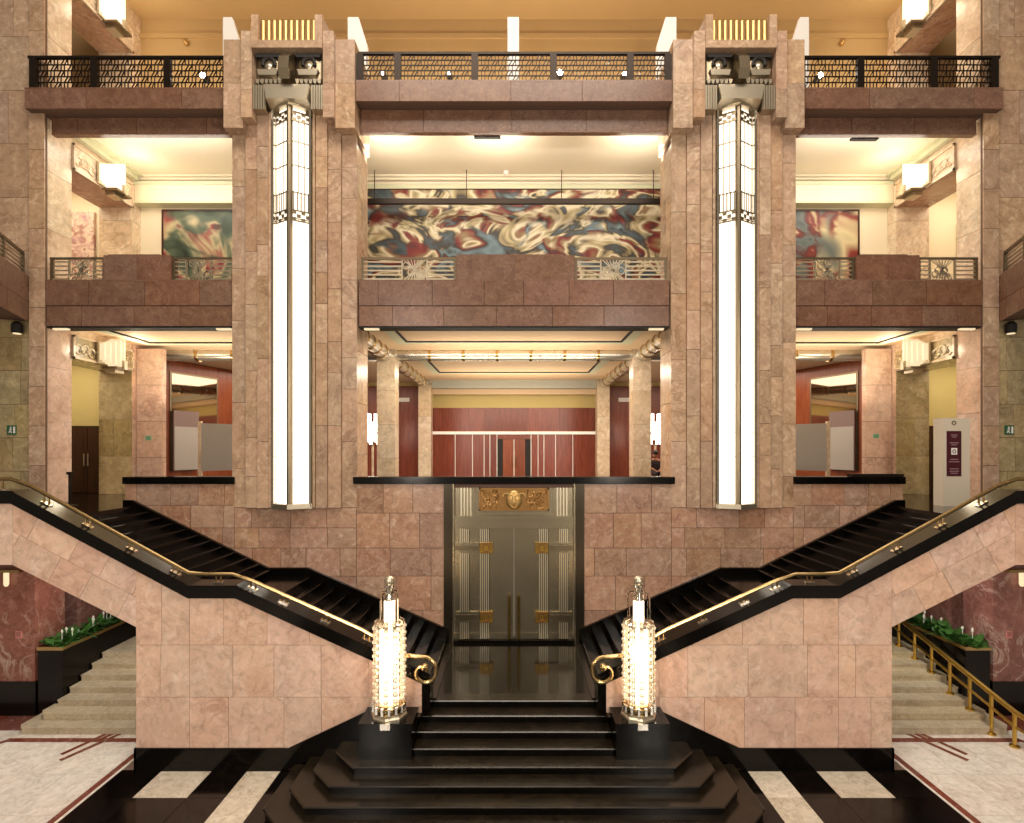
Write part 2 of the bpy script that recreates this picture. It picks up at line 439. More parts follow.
# black field with pale stripes
strips = [(-7.5,-6.72,0),(-6.72,-5.76,2),(-5.76,-5.09,0),(-5.09,-4.45,1),(-4.45,-2.2,0),(-2.2,0,0),(0,2.2,0),(2.2,4.45,0),(4.45,5.09,1),(5.09,5.76,0),(5.76,6.72,2),(6.72,7.5,0)]
ys_black = [-4,-2.2,-0.4,1.4,3.2,5.0,6.2,7.4,8.4,9.15,9.95]
for x0, x1, k in strips:
    for y0, y1 in zip(ys_black[:-1], ys_black[1:]):
        m = M_BLACKP
        if k == 1: m = M_STRIPE
        if k == 2 and y0 >= 9.1: m = M_STRIPE
        if abs((x0+x1)/2) < 2.0 and y0 > 8.3: continue
        tile(x0, x1, y0, y1, m, 'stripe_slab' if m is M_STRIPE else 'floor_slab')
# white fields left and right with red inlay
for s in (-1, 1):
    xs = [7.5, 7.56, 7.68, 8.45, 9.25, 10.05, 10.6, 10.72, 11.6, 12.6, 14, 16.9]
    ysw = [-4, -1.5, 0.5, 2.0, 3.5, 5.0, 6.3, 7.5, 8.7, 9.8, 10.9, 11.05, 11.35, 12.6, 14.0, 16.0]
    for i, (a, b) in enumerate(zip(xs[:-1], xs[1:])):
        for y0, y1 in zip(ysw[:-1], ysw[1:]):
            red = (i == 1) or (y0 == 10.9 and b <= 10.73) or (i == 6 and y0 >= 10.8 and y0 < 11)
            if i == 6 and not red: mat = M_FLOORW
            mat = M_INLAY if red else M_FLOORW
            if i == 0: mat = M_FLOORW
            if b > 10.6 and y0 > 10.8 and not red: mat = M_INLAY if (y0 > 11.2) else M_FLOORW
            p = (s*a, s*b) if s > 0 else (s*b, s*a)
            tile(p[0], p[1], y0, y1, mat, 'inlay_strip' if mat is M_INLAY else 'floor_slab')
    # crossed inlay bars of red marble
    for (xa, ya, xb, yb) in ((8.45, 11.3, 8.95, 10.25), (8.75, 11.3, 9.1, 10.45), (8.62, 11.3, 8.78, 10.9)):
        MB().bar((s*xa, ya, 0.001), (s*xb, yb, 0.001), 0.1, 0.006).build('inlay_strip', M_INLAY, fl)
# diagonal inlay running forward from the corner
    MB().bar((s*10.66, 10.95, 0.001), (s*12.0, 9.6, 0.001), 0.12, 0.006).build('inlay_strip', M_INLAY, fl)

# stair-head floor
fm = MB()
fm.box(-13.2, 13.2, D2 + 0.35, 27, ZM - 0.3, ZM)
for s in (-1, 1): fm.box(s*9.61, s*15.5, 10.28, D2 + 0.35, ZM - 0.35, ZM); fm.box(s*13.2, s*15.6, D2+0.35, 18.5, ZM-0.3, ZM)
o = fm.build('floor', M_BLACKP); struct(o, 'glossy black floor of the stair-head hall', 'floor')
o = MB().box(-13.3, 13.3, 13.9, YB + 0.1, 9.75, Z2).box(-16, -13.3, 13.9, 17.3, 9.75, Z2).box(13.3, 16, 13.9, 17.3, 9.75, Z2).build('floor', M_PALE)
struct(o, 'floor of the mural gallery behind the middle balconies', 'floor')
o = MB().box(-16, 16, 14.2, YB + 0.1, 15.06, Z3).build('floor', M_PALE)
struct(o, 'floor of the top gallery behind the lattice railings', 'floor')

# ------------------------------------------------------------------ ceilings
c1 = MB().box(-13.2, 13.2, 13.9, 27.2, 9.50, 9.70).build('ceiling', M_PEACH)
struct(c1, 'peach coffered ceiling over the stair-head hall', 'ceiling')
def coffer(x0, x1, y0, y1, z, nm='coffer'):
    # pale frame hanging a little proud, dark gap line, central panel
    w = 0.30
    b = MB().box(x0, x1, y0, y0+w, z-0.10, z).box(x0, x1, y1-w, y1, z-0.10, z).box(x0, x0+w, y0+w, y1-w, z-0.10, z).box(x1-w, x1, y0+w, y1-w, z-0.10, z)
    b.build('coffer_frame', M_SAGE, c1)
    g = 0.06
    MB().box(x0+w, x1-w, y0+w, y1-w, z-0.02, z-0.005).build('coffer_gap', M_DARK, c1)
    for a in ((x0+w, x1-w, y0+w, y0+w+.07), (x0+w, x1-w, y1-w-.07, y1-w), (x0+w, x0+w+.07, y0+w+.07, y1-w-.07), (x1-w-.07, x1-w, y0+w+.07, y1-w-.07)):
        MB().box(*a, z-0.105, z-0.02).build('coffer_line', M_DARK, c1)
    MB().box(x0+w+g, x1-w-g, y0+w+g, y1-w-g, z-0.07, z-0.02).build('coffer_panel', M_PEACH, c1)
coffer(-3.6, 3.6, 13.95, 16.15, 9.50)
coffer(-3.5, 3.5, 18.2, 22.4, 9.50)
for s in (-1, 1):
    coffer(min(s*5.3, s*11.5), max(s*5.3, s*11.5), 13.95, 16.3, 9.50)
c2 = MB().box(-12.3, 12.3, 13.9, YB, 14.95, 15.05).box(-16, -12.3, 13.9, 17.3, 14.95, 15.05).box(12.3, 16, 13.9, 17.3, 14.95, 15.05).build('ceiling', M_CEIL)
struct(c2, 'pale plaster ceiling of the mural gallery', 'ceiling')
b = MB()
for k, (dy, z) in enumerate(((0.34, 14.90), (0.24, 14.84), (0.14, 14.76))):
    b.box(-12.2, 12.2, YB - dy, YB, z, z + 0.06 if k else 14.95)
b.build('cornice', M_CEIL, c2)
for s in (-1, 1):
    b = MB().box(s*(XS-0.30), s*XS, 13.95, YB-0.34, 14.88, 14.95).box(s*(XS-0.16), s*XS, 13.95, YB-0.34, 14.76, 14.88)
    b.build('cornice', M_SAGE, c2)
c3 = MB().box(-13, 13, 13.6, YB+0.2, 20.2, 20.4).build('ceiling', M_GOLDW)
struct(c3, 'golden plaster ceiling above the top gallery', 'ceiling')

# ------------------------------------------------------------------ gallery back walls
wb = MB().box(-12.6, 12.6, YB, YB+0.25, Z2, 14.95).build('wall_back_gallery', M_CREAM)
struct(wb, 'cream plaster back wall of the mural gallery')
for s in (-1, 1):
    MB().box(s*7.2, s*XS, YB-0.28, YB, 14.12, 14.66).build('fascia', M_CREAM, wb)
    MB().box(s*7.2, s*XS, YB-0.34, YB, 14.04, 14.12).build('moulding', M_SAGE, wb)
    MB().box(s*7.2, s*XS, YB-0.30, YB, 14.66, 14.76).build('moulding', M_SAGE, wb)
MB().box(-7.1, 7.1, YB-0.1, YB, 14.62, 14.76).build('moulding', M_SAGE, wb)
wt = MB().box(-12.9, 12.9, YB, YB+0.25, Z3, 20.2).build('wall_back_loft', M_GOLDW)
struct(wt, 'golden ochre back wall of the top gallery')
MB().box(-12.2, 12.2, YB-0.06, YB, 19.55, 19.70).build('moulding', M_GOLDW, wt)

# ------------------------------------------------------------------ side walls of the bays (with opening on each storey)
def sidewall(s):
    wd = SIDE[s]
    face = lambda u, v, t: (s*(XS + t), u, v)
    T = 1.05
    levels = [(ZM, 8.65, 9.30, 9.50, M_PINK, 'hall'), (Z2, 13.86, 14.60, 14.95, M_PALE, 'gallery'), (Z3, 18.80, 19.5, 20.2, M_PALE, 'loft')]
    b = MB()
    Y0 = 13.56
    for z0, zb, zt, zc, mat, nm in levels:
        b.box(s*(XS+0.03), s*(XS+T), Y0, WY0, z0, zc)
        b.box(s*(XS+0.03), s*(XS+T), WY1, YB, z0, zc)
        b.box(s*(XS+0.03), s*(XS+T), WY0, WY1, zb+0.03, zc)
    wall = b.build('wall_'+wd, M_PALE)
    struct(wall, f'marble side wall at the {wd} of the bays, open on each storey')
    for li, (z0, zb, zt, zc, mat, nm) in enumerate(levels):
        n = 4 if li == 0 else 3
        rows = [z0 + (zc - z0) * k / n for k in range(n+1)]
        slabs(wall, face, [(Y0, z0), (WY0, z0), (WY0, zc), (Y0, zc)], rows, 1.2, mat, seed=31*li+5)
        slabs(wall, face, [(WY1, z0), (YB, z0), (YB, zc), (WY1, zc)], rows, 1.2, mat, seed=31*li+6)
        # reveal slabs (face the camera at the far jamb)
        slabs(wall, lambda u, v, t: (s*u, WY1 - 0.03 + t, v), [(XS, z0), (XS+T, z0), (XS+T, zb), (XS, zb)], rows, 1.3, M_GREEN if li == 0 else M_PALE, seed=9+li)
        MB().box(s*XS, s*(XS+T), WY0, WY1, zb, zb+0.03).build('soffit_slab', M_GREEN if li == 0 else M_WALL, wall)
        # carved frieze over the opening
        fz = MB().box(s*(XS-0.02), s*(XS+0.03), WY0, WY1, zb, zt).build('frieze', M_GREEN if li == 0 else M_PALE, wall)
        g = MB()
        x0, x1 = s*(XS-0.06), s*(XS-0.02)
        g.box(x0, x1, WY0, WY1, zb, zb+0.06); g.box(x0, x1, WY0, WY1, zt-0.05, zt)
        g.box(x0, x1, WY0, WY0+0.05, zb, zt); g.box(x0, x1, WY1-0.05, WY1, zb, zt)
        g.build('frieze_frame', M_PALE, wall)
        g = MB(); rr = random.Random(4)
        for yy in [WY0+0.18+0.22*k for k in range(10)]:
            if 15.15 < yy < 15.95: continue
            g.torus((s*(XS-0.03), yy, (zb+zt)/2 + rr.uniform(-.08, .08)), 0.13, 0.022, 'x', 10, 5, 0.4, 5.2)
            g.torus((s*(XS-0.03), yy+0.1, (zb+zt)/2 + rr.uniform(-.1, .1)), 0.06, 0.018, 'x', 8, 5, 2.0, 7.0)
        g.build('frieze_scrollwork', M_STEEL if li == 0 else M_PALE, wall)
    return wall
WALLS = {s: sidewall(s) for s in (-1, 1)}

# passages seen through the openings
for s in (-1, 1):
    wd = SIDE[s]
    for li, (z0, z1, mat) in enumerate(((ZM, 9.5, M_YEL), (Z2, 14.95, M_CREAM), (Z3, 20.2, M_GOLDW))):
        o = MB().box(s*13.25, s*16, 17.3, 17.5, z0, z1).box(s*15.9, s*16.1, 13.3, 17.3, z0, z1).build(f'wall_{wd}_passage', mat)
        struct(o, f'{["mustard","cream","ochre"][li]} plaster wall of the {wd} passage on the {["stair-head","gallery","top"][li]} storey')

# projecting end pier at the back of the hall bay
for s in (-1, 1):
    wd = SIDE[s]
    o = MB().box(s*11.38, s*12.18, 16.80, 16.98, ZM, 9.38).build('pier', M_JOINT)
    tag(o, f'pink marble pier with small green sign at the back of the {wd} hall bay', 'pier')
    n = 4
    slabs(o, lambda u, v, t: (s*u, 16.77+t, v), [(11.36, ZM), (12.18, ZM), (12.18, 9.39), (11.36, 9.39)], [ZM+(9.39-ZM)*k/n for k in range(n+1)], 3, M_PINK, seed=4)
    slabs(o, lambda u, v, t: (s*(11.35+t), u, v), [(16.8, ZM), (16.98, ZM), (16.98, 9.39), (16.8, 9.39)], [ZM+(9.39-ZM)*k/n for k in range(n+1)], 3, M_PINK, seed=5)

# corner piers and facing walls at the outer edges of the view
for s in (-1, 1):
    wd = SIDE[s]
    o = MB().box(s*12.14, s*12.52, 13.45, 13.53, ZM, 21).build('corner_pier', M_JOINT)
    tag(o, f'narrow full-height marble pier at the far {wd} edge of the bays', 'pier')
    rows = [ZM + k*1.02 for k in range(17)]
    slabs(o, lambda u, v, t: (s*u, 13.42+t, v), [(12.12, ZM), (12.53, ZM), (12.53, 21), (12.12, 21)], rows, 3, M_PIL, seed=12)
    o = MB().box(s*12.47, s*16.5, 13.53, 13.75, ZM, 21).build(f'wall_{wd}_corner', M_JOINT)
    struct(o, f'olive and rose marble wall beyond the corner pier at the far {wd}')
    slabs(o, lambda u, v, t: (s*u, 13.5+t, v), [(12.47, ZM), (16.5, ZM), (16.5, 9.9), (12.47, 9.9)], [ZM+k*0.87 for k in range(7)], 0.75, M_GREEN, seed=21)
    slabs(o, lambda u, v, t: (s*u, 13.5+t, v), [(12.47, 9.9), (16.5, 9.9), (16.5, 21), (12.47, 21)], [9.9+k*1.39 for k in range(9)], 1.2, M_PIL, seed=22)

# ------------------------------------------------------------------ door wall (to the parapet of the stair-head hall)
wall = MB()
wall.box(-7.2, -1.80, D2+0.03, D2+0.35, 0, 4.62).box(1.80, 7.2, D2+0.03, D2+0.35, 0, 4.62).box(-9.96, -7.2, D2+0.03, D2+0.35, 2.9, 4.62).box(7.2, 9.96, D2+0.03, D2+0.35, 2.9, 4.62)
wall.box(-10.0, -7.18, D2+0.03, D2+0.35, 4.62, 5.25).box(7.18, 10.0, D2+0.03, D2+0.35, 4.62, 5.25)
wall.box(-4.05, 4.05, D2+0.03, D2+0.35, 5.15, 5.25).box(-4.05, -1.8, D2+0.03, D2+0.35, 4.62, 5.15).box(1.8, 4.05, D2+0.03, D2+0.35, 4.62, 5.15)
wall = wall.build('wall_back', M_JOINT)
struct(wall, 'rose-brown marble wall behind the stairs, with the bronze door in its middle')
ROWS = [0.0, 0.6, 1.157, 2.0, 2.88, 3.6, 4.20, 4.64, 5.25]
for s in (-1, 1):
    f = lambda u, v, t, s=s: (s*u, D2+t, v)
    slabs(wall, f, [(1.72, 0.0), (4.05, 0.0), (4.05, 5.25), (1.72, 5.25)], [1.157, 2.0, 2.88, 3.6, 4.5, 5.25], 0.95, M_WALL, seed=41+s)
    slabs(wall, f, [(4.05, 0.0), (7.18, 0.0), (7.18, 4.64), (4.05, 4.64)], [1.9, 2.88, 3.6, 4.12, 4.64], 0.85, M_WALL, seed=43+s)
    slabs(wall, f, [(7.18, 0.0), (10.0, 0.0), (10.0, 5.25), (7.18, 5.25)], [2.9, 3.6, 4.12, 4.70, 5.25], 0.7, M_WALL, seed=45+s)
    MB().box(s*7.17, s*10.03, D2-0.05, D2+0.42, 5.25, 5.43).build('coping', M_BLACK, wall)
MB().box(-4.12, 4.12, D2-0.05, D2+0.42, 5.25, 5.43).build('coping', M_BLACK, wall)

# ------------------------------------------------------------------ big pillars
def pillar(s):
    wd = SIDE[s]; C = 5.64
    root = thing('stone_pillar', f'tall stepped rose marble pillar at the {wd} of the central bay, with bronze mask capital', 'pillar', (s*C, D2+0.4, 4.64), 'mask pillars')
    MB().box(s*(C-1.57), s*(C+1.57), D2+0.03, D2+1.0, 4.64, 16.2).build('core', M_JOINT, root)
    X = lambda u: s*C + u
    strips = [(1.605, 1.22, D2), (1.22, 0.89, D2-0.08), (0.89, 0.60, D2-0.14)]
    k = 0
    for sg in (-1, 1):
        for (a, b, y) in strips:
            r = random.Random(100 + k + 10*s); k += 1
            z = 4.64; u0, u1 = min(sg*a, sg*b), max(sg*a, sg*b)
            ZT = {1.605: 14.25, 1.22: 14.45, 0.89: 14.66}[a]
            while z < ZT - 0.05:
                z1 = min(z + r.choice((0.8, 1.0, 1.35, 1.7, 2.1)), ZT)
                if ZT - z1 < 0.5: z1 = ZT
                MB().box(X(u0)+0.004, X(u1)-0.004, y + r.uniform(0, .004), D2+0.05, z+0.005, z1-0.005).build('slab', M_PIL, root)
                z = z1
    # inner and outer side slabs
    rows = [4.64 + 1.35*k for k in range(8)]
    for q in (-1, 1):
        slabs(root, lambda u, v, t: (X(q*(1.60-t)), u, v), [(D2+0.05, 4.64), (D2+1.0, 4.64), (D2+1.0, 14.0), (D2+0.05, 14.0)], rows, 0.8, M_PIL, seed=70+q)
    # capital: outer, inner and centre blocks
    for sg in (-1, 1):
        for z0, z1 in ((14.2, 15.32), (15.32, 16.42)):
            MB().box(X(sg*1.16), X(sg*1.645), D2-0.32, D2+1.0, z0+.004, z1-.004).build('capital_block', M_PIL, root)
        for z0, z1 in ((14.40, 15.1), (15.1, 16.56)):
            MB().box(X(sg*0.885), X(sg*1.155), D2-0.42, D2+0.9, z0+.004, z1-.004).build('capital_block', M_PIL, root)
        MB().box(X(sg*0.70), X(sg*0.88), D2-0.47, D2+0.6, 16.29, 16.92).build('crest_block', M_PIL, root)
    MB().box(X(-0.88), X(0.88), D2-0.47, D2+0.6, 16.10, 16.29).build('crest_block', M_PIL, root)
    MB().box(X(-0.70), X(0.70), D2-0.30, D2+0.6, 16.29, 16.80).build('crest_block', M_GOLDW, root)
    for k in range(10):
        u = -0.63 + 0.14*k
        MB().tube([(X(u), D2-0.34, 16.29), (X(u), D2-0.34, 16.84)], 0.055, 8).build('crest_flute', M_GOLDFL, root, True)
    # bronze mask
    MB().box(X(-0.88), X(0.88), D2-0.12, D2+0.05, 14.62, 16.10).build('mask_back', M_GUN, root)
    for sg in (-1, 1):
        e = X(sg*0.50)
        drum = MB()
        pts = [(e + 0.40*math.cos(math.pi*i/10), D2-0.14-0.20*math.sin(math.pi*i/10)) for i in range(11)]
        drum.pxy(pts, 15.42, 16.06)
        eye = drum.build('mask_eye_drum', M_GUN, root, True)
        g = MB().torus((e, D2-0.34, 15.78), 0.15, 0.05, 'y', 14, 6, -0.3, math.pi+0.3)
        g.box(e-0.3, e+0.3, D2-0.38, D2-0.2, 15.93, 16.02)
        g.build('eyelid', M_DARK, eye)
        MB().sphere((e, D2-0.33, 15.72), 0.10, 10, 6, (1, .6, 1)).build('eyeball', M_STEEL, eye, True)
        g = MB().pxz([(e-0.26, 15.60), (e+0.26, 15.60), (e+0.22, 15.46), (e-0.22, 15.46)], D2-0.42, D2-0.2)
        g.build('cheek_plate', M_STEEL, eye)
        # teeth band
        for k in range(6):
            x = X(sg*(0.22 + 0.11*k))
            MB().pxz([(x-0.05, 15.40), (x+0.05, 15.40), (x+0.035, 15.31), (x, 15.28), (x-0.035, 15.31)], D2-0.36, D2-0.12).build('mask_tooth', M_STEEL, root)
        MB().box(X(sg*0.16), X(sg*0.86), D2-0.30, D2-0.1, 15.22, 15.28).build('mask_lip', M_GUN, root)
        for k in range(5):
            x = X(sg*(0.60 + 0.062*k))
            MB().box(x-0.022, x+0.022, D2-0.40, D2-0.12, 14.62, 15.22).build('ear_flute', M_STEEL, root)
        MB().box(X(sg*0.57), X(sg*0.88), D2-0.34, D2-0.12, 14.64, 15.20).build('ear_panel', M_GUN, root)
    # hooked nose
    n = MB().pyz([(D2-0.12, 16.08), (D2-0.38, 16.02), (D2-0.62, 15.78), (D2-0.68, 15.45), (D2-0.58, 15.25), (D2-0.52, 15.45), (D2-0.40, 15.62), (D2-0.12, 15.45)], X(-0.13), X(0.13))
    n.build('mask_nose', M_GUN, root)
    h = MB()
    h.add([(X(-.56), D2-.14, 14.76), (X(.56), D2-.14, 14.76), (X(.56), D2-.14, 15.24), (X(-.56), D2-.14, 15.24),
           (X(-.50), D2-.50, 14.82), (X(.50), D2-.50, 14.82), (X(.56), D2-.46, 15.2), (X(-.56), D2-.46, 15.2)],
          [(0,1,2,3),(4,5,6,7),(0,1,5,4),(1,2,6,5),(2,3,7,6),(3,0,4,7)])
    h.build('lamp_hood', M_STEEL, root)
    return root

def pillar_lamp(s):
    wd = SIDE[s]; C = s*5.64; W = 0.436; YE, YC = 13.28, 13.06
    z0, z1 = 4.74, 14.76
    root = thing('pillar_lamp', f'tall glowing glass strip lamp set in the {wd} pillar', 'lamp', (C, D2, 4.64), 'pillar lamps')
    MB().box(C-0.59, C+0.59, D2-0.06, D2+0.02, 4.64, 14.62).build('lamp_back', M_STEEL, root)
    for sg in (-1, 1):
        MB().box(C+sg*0.59, C+sg*0.53, D2-0.16, D2-0.05, 4.66, 14.7).build('frame_rail', M_PIL, root)
        MB().box(C+sg*0.50, C+sg*0.445, D2-0.20, D2-0.05, 4.66, 14.76).build('frame_rail', M_CHROME, root)
    MB().pxy([(C-0.075, YC+.03), (C-0.05, YC-.05), (C, YC-.08), (C+0.05, YC-.05), (C+0.075, YC+.03)], 4.70, 14.80).build('mullion', M_GUN, root)
    MB().pxy([(C-0.56, D2-0.02), (C-0.52, YE-0.10), (C, YC-0.14), (C+0.52, YE-0.10), (C+0.56, D2-0.02)], 4.64, 4.76).build('sill', M_STEEL, root)
    cap = MB().pxy([(C-0.50, D2-0.02), (C-0.48, YE-0.06), (C-0.26, YE-0.24), (C, YC-0.10), (C+0.26, YE-0.24), (C+0.48, YE-0.06), (C+0.50, D2-0.02)], 14.74, 14.84)
    cap.build('cap', M_STEEL, root)
    def fac(sg):   # (t along facet 0..1 from mullion to edge, depth behind the face)
        def fn(u, v, d):
            x = C + sg*(0.06 + (W-0.06)*u); y = YC + .02 + (YE-YC)*u + d
            return (x, y, v)
        return fn
    rows = [4.76 + k*0.598 for k in range(13)]      # to ~11.94
    for sg in (-1, 1):
        f = fac(sg)
        for a, b in zip(rows[:-1], rows[1:]):
            MB().prism([(0, a+.006), (1, a+.006), (1, b-.006), (0, b-.006)], f, 0, 0.02).build('pane', M_LGLASS, root)
        up = [11.94, 12.62, 13.30, 13.90, 14.42, 14.74]
        for a, b in zip(up[:-1], up[1:]):
            for c0, c1 in ((0, .34), (.34, .67), (.67, 1)):
                MB().prism([(c0+.015, a+.006), (c1-.015, a+.006), (c1-.015, b-.006), (c0+.015, b-.006)], f, 0, 0.02).build('pane', M_LGLASS2, root)
        g = MB()
        for c in (.34, .67):
            g.prism([(c-.02, 12.62), (c+.02, 12.62), (c+.02, 14.5), (c-.02, 14.5)], f, -0.012, 0.0)
        for z in (13.30, 13.90, 12.62, 11.96): g.prism([(0, z-.012), (1, z-.012), (1, z+.012), (0, z+.012)], f, -0.015, 0.0)
        g.build('glazing_bars', M_GUN, root)['kind'] = 'stuff'
        g = MB()
        for k in range(5):
            c = 0.1 + 0.2*k
            g.prism([(c-.025, 12.16), (c+.025, 12.16), (c+.025, 12.64), (c-.025, 12.64)], f, -0.03, -0.004)
        for zr in ((11.90, 12.16), (14.42, 14.64)):
            za, zb = zr; nr = 4
            for i in range(nr):
                for j in range(3):
                    if (i + j) % 2: continue
                    g.prism([(i/nr+.02, za+(zb-za)*j/3), ((i+1)/nr-.02, za+(zb-za)*j/3), ((i+1)/nr-.02, za+(zb-za)*(j+1)/3), (i/nr+.02, za+(zb-za)*(j+1)/3)], f, -0.03, -0.004)
            for z in (za, zb): g.prism([(0, z-.015), (1, z-.015), (1, z+.015), (0, z+.015)], f, -0.035, -0.004)
        g.build('pierced_band', M_GUN, root)['kind'] = 'stuff'
    return root
for s in (-1, 1): pillar(s); pillar_lamp(s)

# ------------------------------------------------------------------ balconies
def lattice(mb, x0, x1, z0, z1, y, seed, n=None):
    """pierced lattice of small uprights, slanted bars and five rails between two posts"""
    r = random.Random(seed); rows = 5; h = (z1-z0)/rows
    n = n or max(3, int((x1-x0)/0.085)); cw = (x1-x0)/n
    for j in range(rows+1): mb.box(x0, x1, y-.012, y+.012, z0+j*h-.011, z0+j*h+.011)
    for j in range(rows):
        i = r.choice((0, 1)); 
        while i < n:
            x = x0 + i*cw
            if (i + 2*j) % 5 in (0,):
                mb.bar((x, y, z0+j*h), (x+cw, y, z0+(j+1)*h), 0.02, 0.018, (0, 1, 0))
                mb.bar((x+cw, y, z0+j*h), (x+2*cw, y, z0+(j+1)*h), 0.02, 0.018, (0, 1, 0)) if x+2*cw <= x1 else None
                i += 2
            else:
                mb.box(x-.010, x+.010, y-.01, y+.01, z0+j*h, z0+(j+1)*h); i += 1

def top_balcony(xa, xb, ya, yb, wd, splits, zb0, dz=0.0):
    """ledge with lattice railing; ya ledge front, yb band front"""
    XA, XB = xa, xb
    root = thing('balcony', f'top-storey {wd} balcony with dark pierced lattice railing on a brown marble ledge', 'balcony', ((xa+xb)/2, yb, 14.4), 'top storey balconies')
    MB().box(xa, xb, ya+0.03, yb+0.43, 14.93+dz, 15.42+dz).build('ledge_core', M_JOINT, root)
    xa, xb = max(xa, -12.1), min(xb, 12.1)
    MB().box(xa, xb, yb+0.03, yb+0.15, zb0, 14.93+dz).build('band_core', M_JOINT, root)
    slabs(root, lambda u, v, t: (u, ya+t, v), [(XA, 14.92+dz), (XB, 14.92+dz), (XB, 15.45+dz), (XA, 15.45+dz)], [14.92+dz, 15.45+dz], 2.2, M_BEAM, seed=int(xa*3)+3)
    slabs(root, lambda u, v, t: (u, yb+t, v), [(xa, zb0), (xb, zb0), (xb, 14.93+dz), (xa, 14.93+dz)], [zb0, 14.93+dz], 1.9, M_BEAM, seed=int(xa*3)+5)
    MB().box(xa, xb, yb+0.0, yb+0.15, zb0-0.03, zb0).build('soffit_slab', M_BEAM, root)
    xa, xb = XA, XB
    MB().box(xa, xb, ya, yb+0.43, 15.42+dz, 15.46+dz).build('ledge_top', M_BEAM, root)
    z0, z1 = 15.46+dz, 16.22+dz*0.2; y = ya+0.10
    rail = MB().box(xa+0.02, xb-0.02, y-.04, y+.04, z1-0.06, z1).box(xa+0.02, xb-0.02, y-.03, y+.03, z0, z0+0.04).build('railing', M_IRON, root)
    xs = [xa + (xb-xa)*q for q in splits]
    for i, x in enumerate(xs):
        MB().box(x-0.085, x+0.085, y-.05, y+.05, z0, z1-0.06).build('railing_post', M_IRON, rail)
    for i, (p, q) in enumerate(zip(xs[:-1], xs[1:])):
        g = MB(); lattice(g, p+0.085, q-0.085, z0+0.04, z1-0.06, y, i+int(abs(xa)*10))
        g.build('lattice_panel', M_IRON, rail)['kind'] = 'stuff'
top_balcony(-3.99, 3.99, 13.12, 13.47, 'centre', [0.01, 0.13, 0.375, 0.625, 0.87, 0.99], 14.38)
top_balcony(-12.45, -7.25, 13.22, 13.60, 'left', [0.03, 0.33, 0.69, 0.98], 14.40, -0.12)
top_balcony(7.25, 12.45, 13.22, 13.60, 'right', [0.02, 0.31, 0.67, 0.97], 14.40, -0.12)

def mid_balcony(xa, xb, y, wd, block):
    root = thing('balcony', f'middle-storey {wd} balcony of brown marble with stone block between two metal railings', 'balcony', ((xa+xb)/2, y, 9.33), 'middle storey balconies')
    MB().box(xa, xb, y+0.06, y+0.4, 9.33, 10.50).build('beam_core', M_JOINT, root)
    slabs(root, lambda u, v, t: (u, y+t, v), [(xa, 9.86), (xb, 9.86), (xb, 10.52), (xa, 10.52)], [9.86, 10.52], 1.15, M_BEAM, seed=int(xa*3)+13, t=0.055)
    slabs(root, lambda u, v, t: (u, y+0.02+t, v), [(xa, 9.33), (xb, 9.33), (xb, 9.86), (xa, 9.86)], [9.33, 9.86], 1.15, M_BEAM, seed=int(xa*3)+17, t=0.035)
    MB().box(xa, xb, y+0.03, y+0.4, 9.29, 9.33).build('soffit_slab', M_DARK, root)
    for q in (xa+.12, xb-.5): MB().box(q, q+.38, y+0.06, y+0.16, 9.25, 9.29).build('soffit_light', M_LANTLOW, root)
    MB().box(xa, xb, y, y+0.5, 10.49, 10.53).build('beam_top', M_BEAM, root)
    ba, bb = block
    for p, q in ((ba, (ba+bb)/2), ((ba+bb)/2, bb)):
        MB().box(p+.004, q-.004, y+0.02, y+0.32, 10.53, 11.17).build('parapet_block', M_BEAM, root)
    MB().box(ba+.1, bb-.3, y+0.04, y+0.3, 11.17, 11.20).build('parapet_cap', M_BEAM, root)
    for p, q in ((xa+0.03, ba), (bb, xb-0.03)):
        rail = MB().box(p, q, y+.08, y+.15, 11.09, 11.14).build('railing', M_GUN, root)
        mid = p + (q-p)*(0.56 if p < (ba+bb)/2 - 0.5 else 0.42); hw = 0.34
        for x in (p+0.04, q-0.04): MB().box(x-.03, x+.03, y+.08, y+.15, 10.53, 11.09).build('railing_post', M_GUN, rail)
        for k in range(5):
            z = 10.58 + k*0.112
            for u, v in ((p+.07, mid-hw), (mid+hw, q-.07)):
                if v - u > 0.1: MB().box(u, v, y+.10, y+.13, z-.016, z+.016).build('railing_bar', M_STEEL, rail)
        g = MB(); r = random.Random(int(p*7))
        g.box(mid-hw, mid-hw+.03, y+.09, y+.14, 10.53, 11.09).box(mid+hw-.03, mid+hw, y+.09, y+.14, 10.53, 11.09)
        for k in range(7):
            u = mid-hw+.06 + (2*hw-.12)*k/6
            g.bar((u, y+.115, 10.55), (mid-hw+.06+(2*hw-.12)*(6-k)/6, y+.115, 11.08), 0.022, 0.02, (0, 1, 0))
        for k in range(6):
            u = r.uniform(mid-hw+.1, mid+hw-.1); z = r.uniform(10.62, 11.0)
            g.torus((u, y+.11, z), 0.09, 0.016, 'y', 10, 5)
        g.build('railing_ornament', M_STEEL, rail)
mid_balcony(-4.02, 4.02, 13.46, 'centre', (-1.50, 1.58))
mid_balcony(-12.12, -7.25, 13.46, 'left', (-10.65, -8.9))
mid_balcony(7.25, 12.12, 13.46, 'right', (8.88, 10.52))

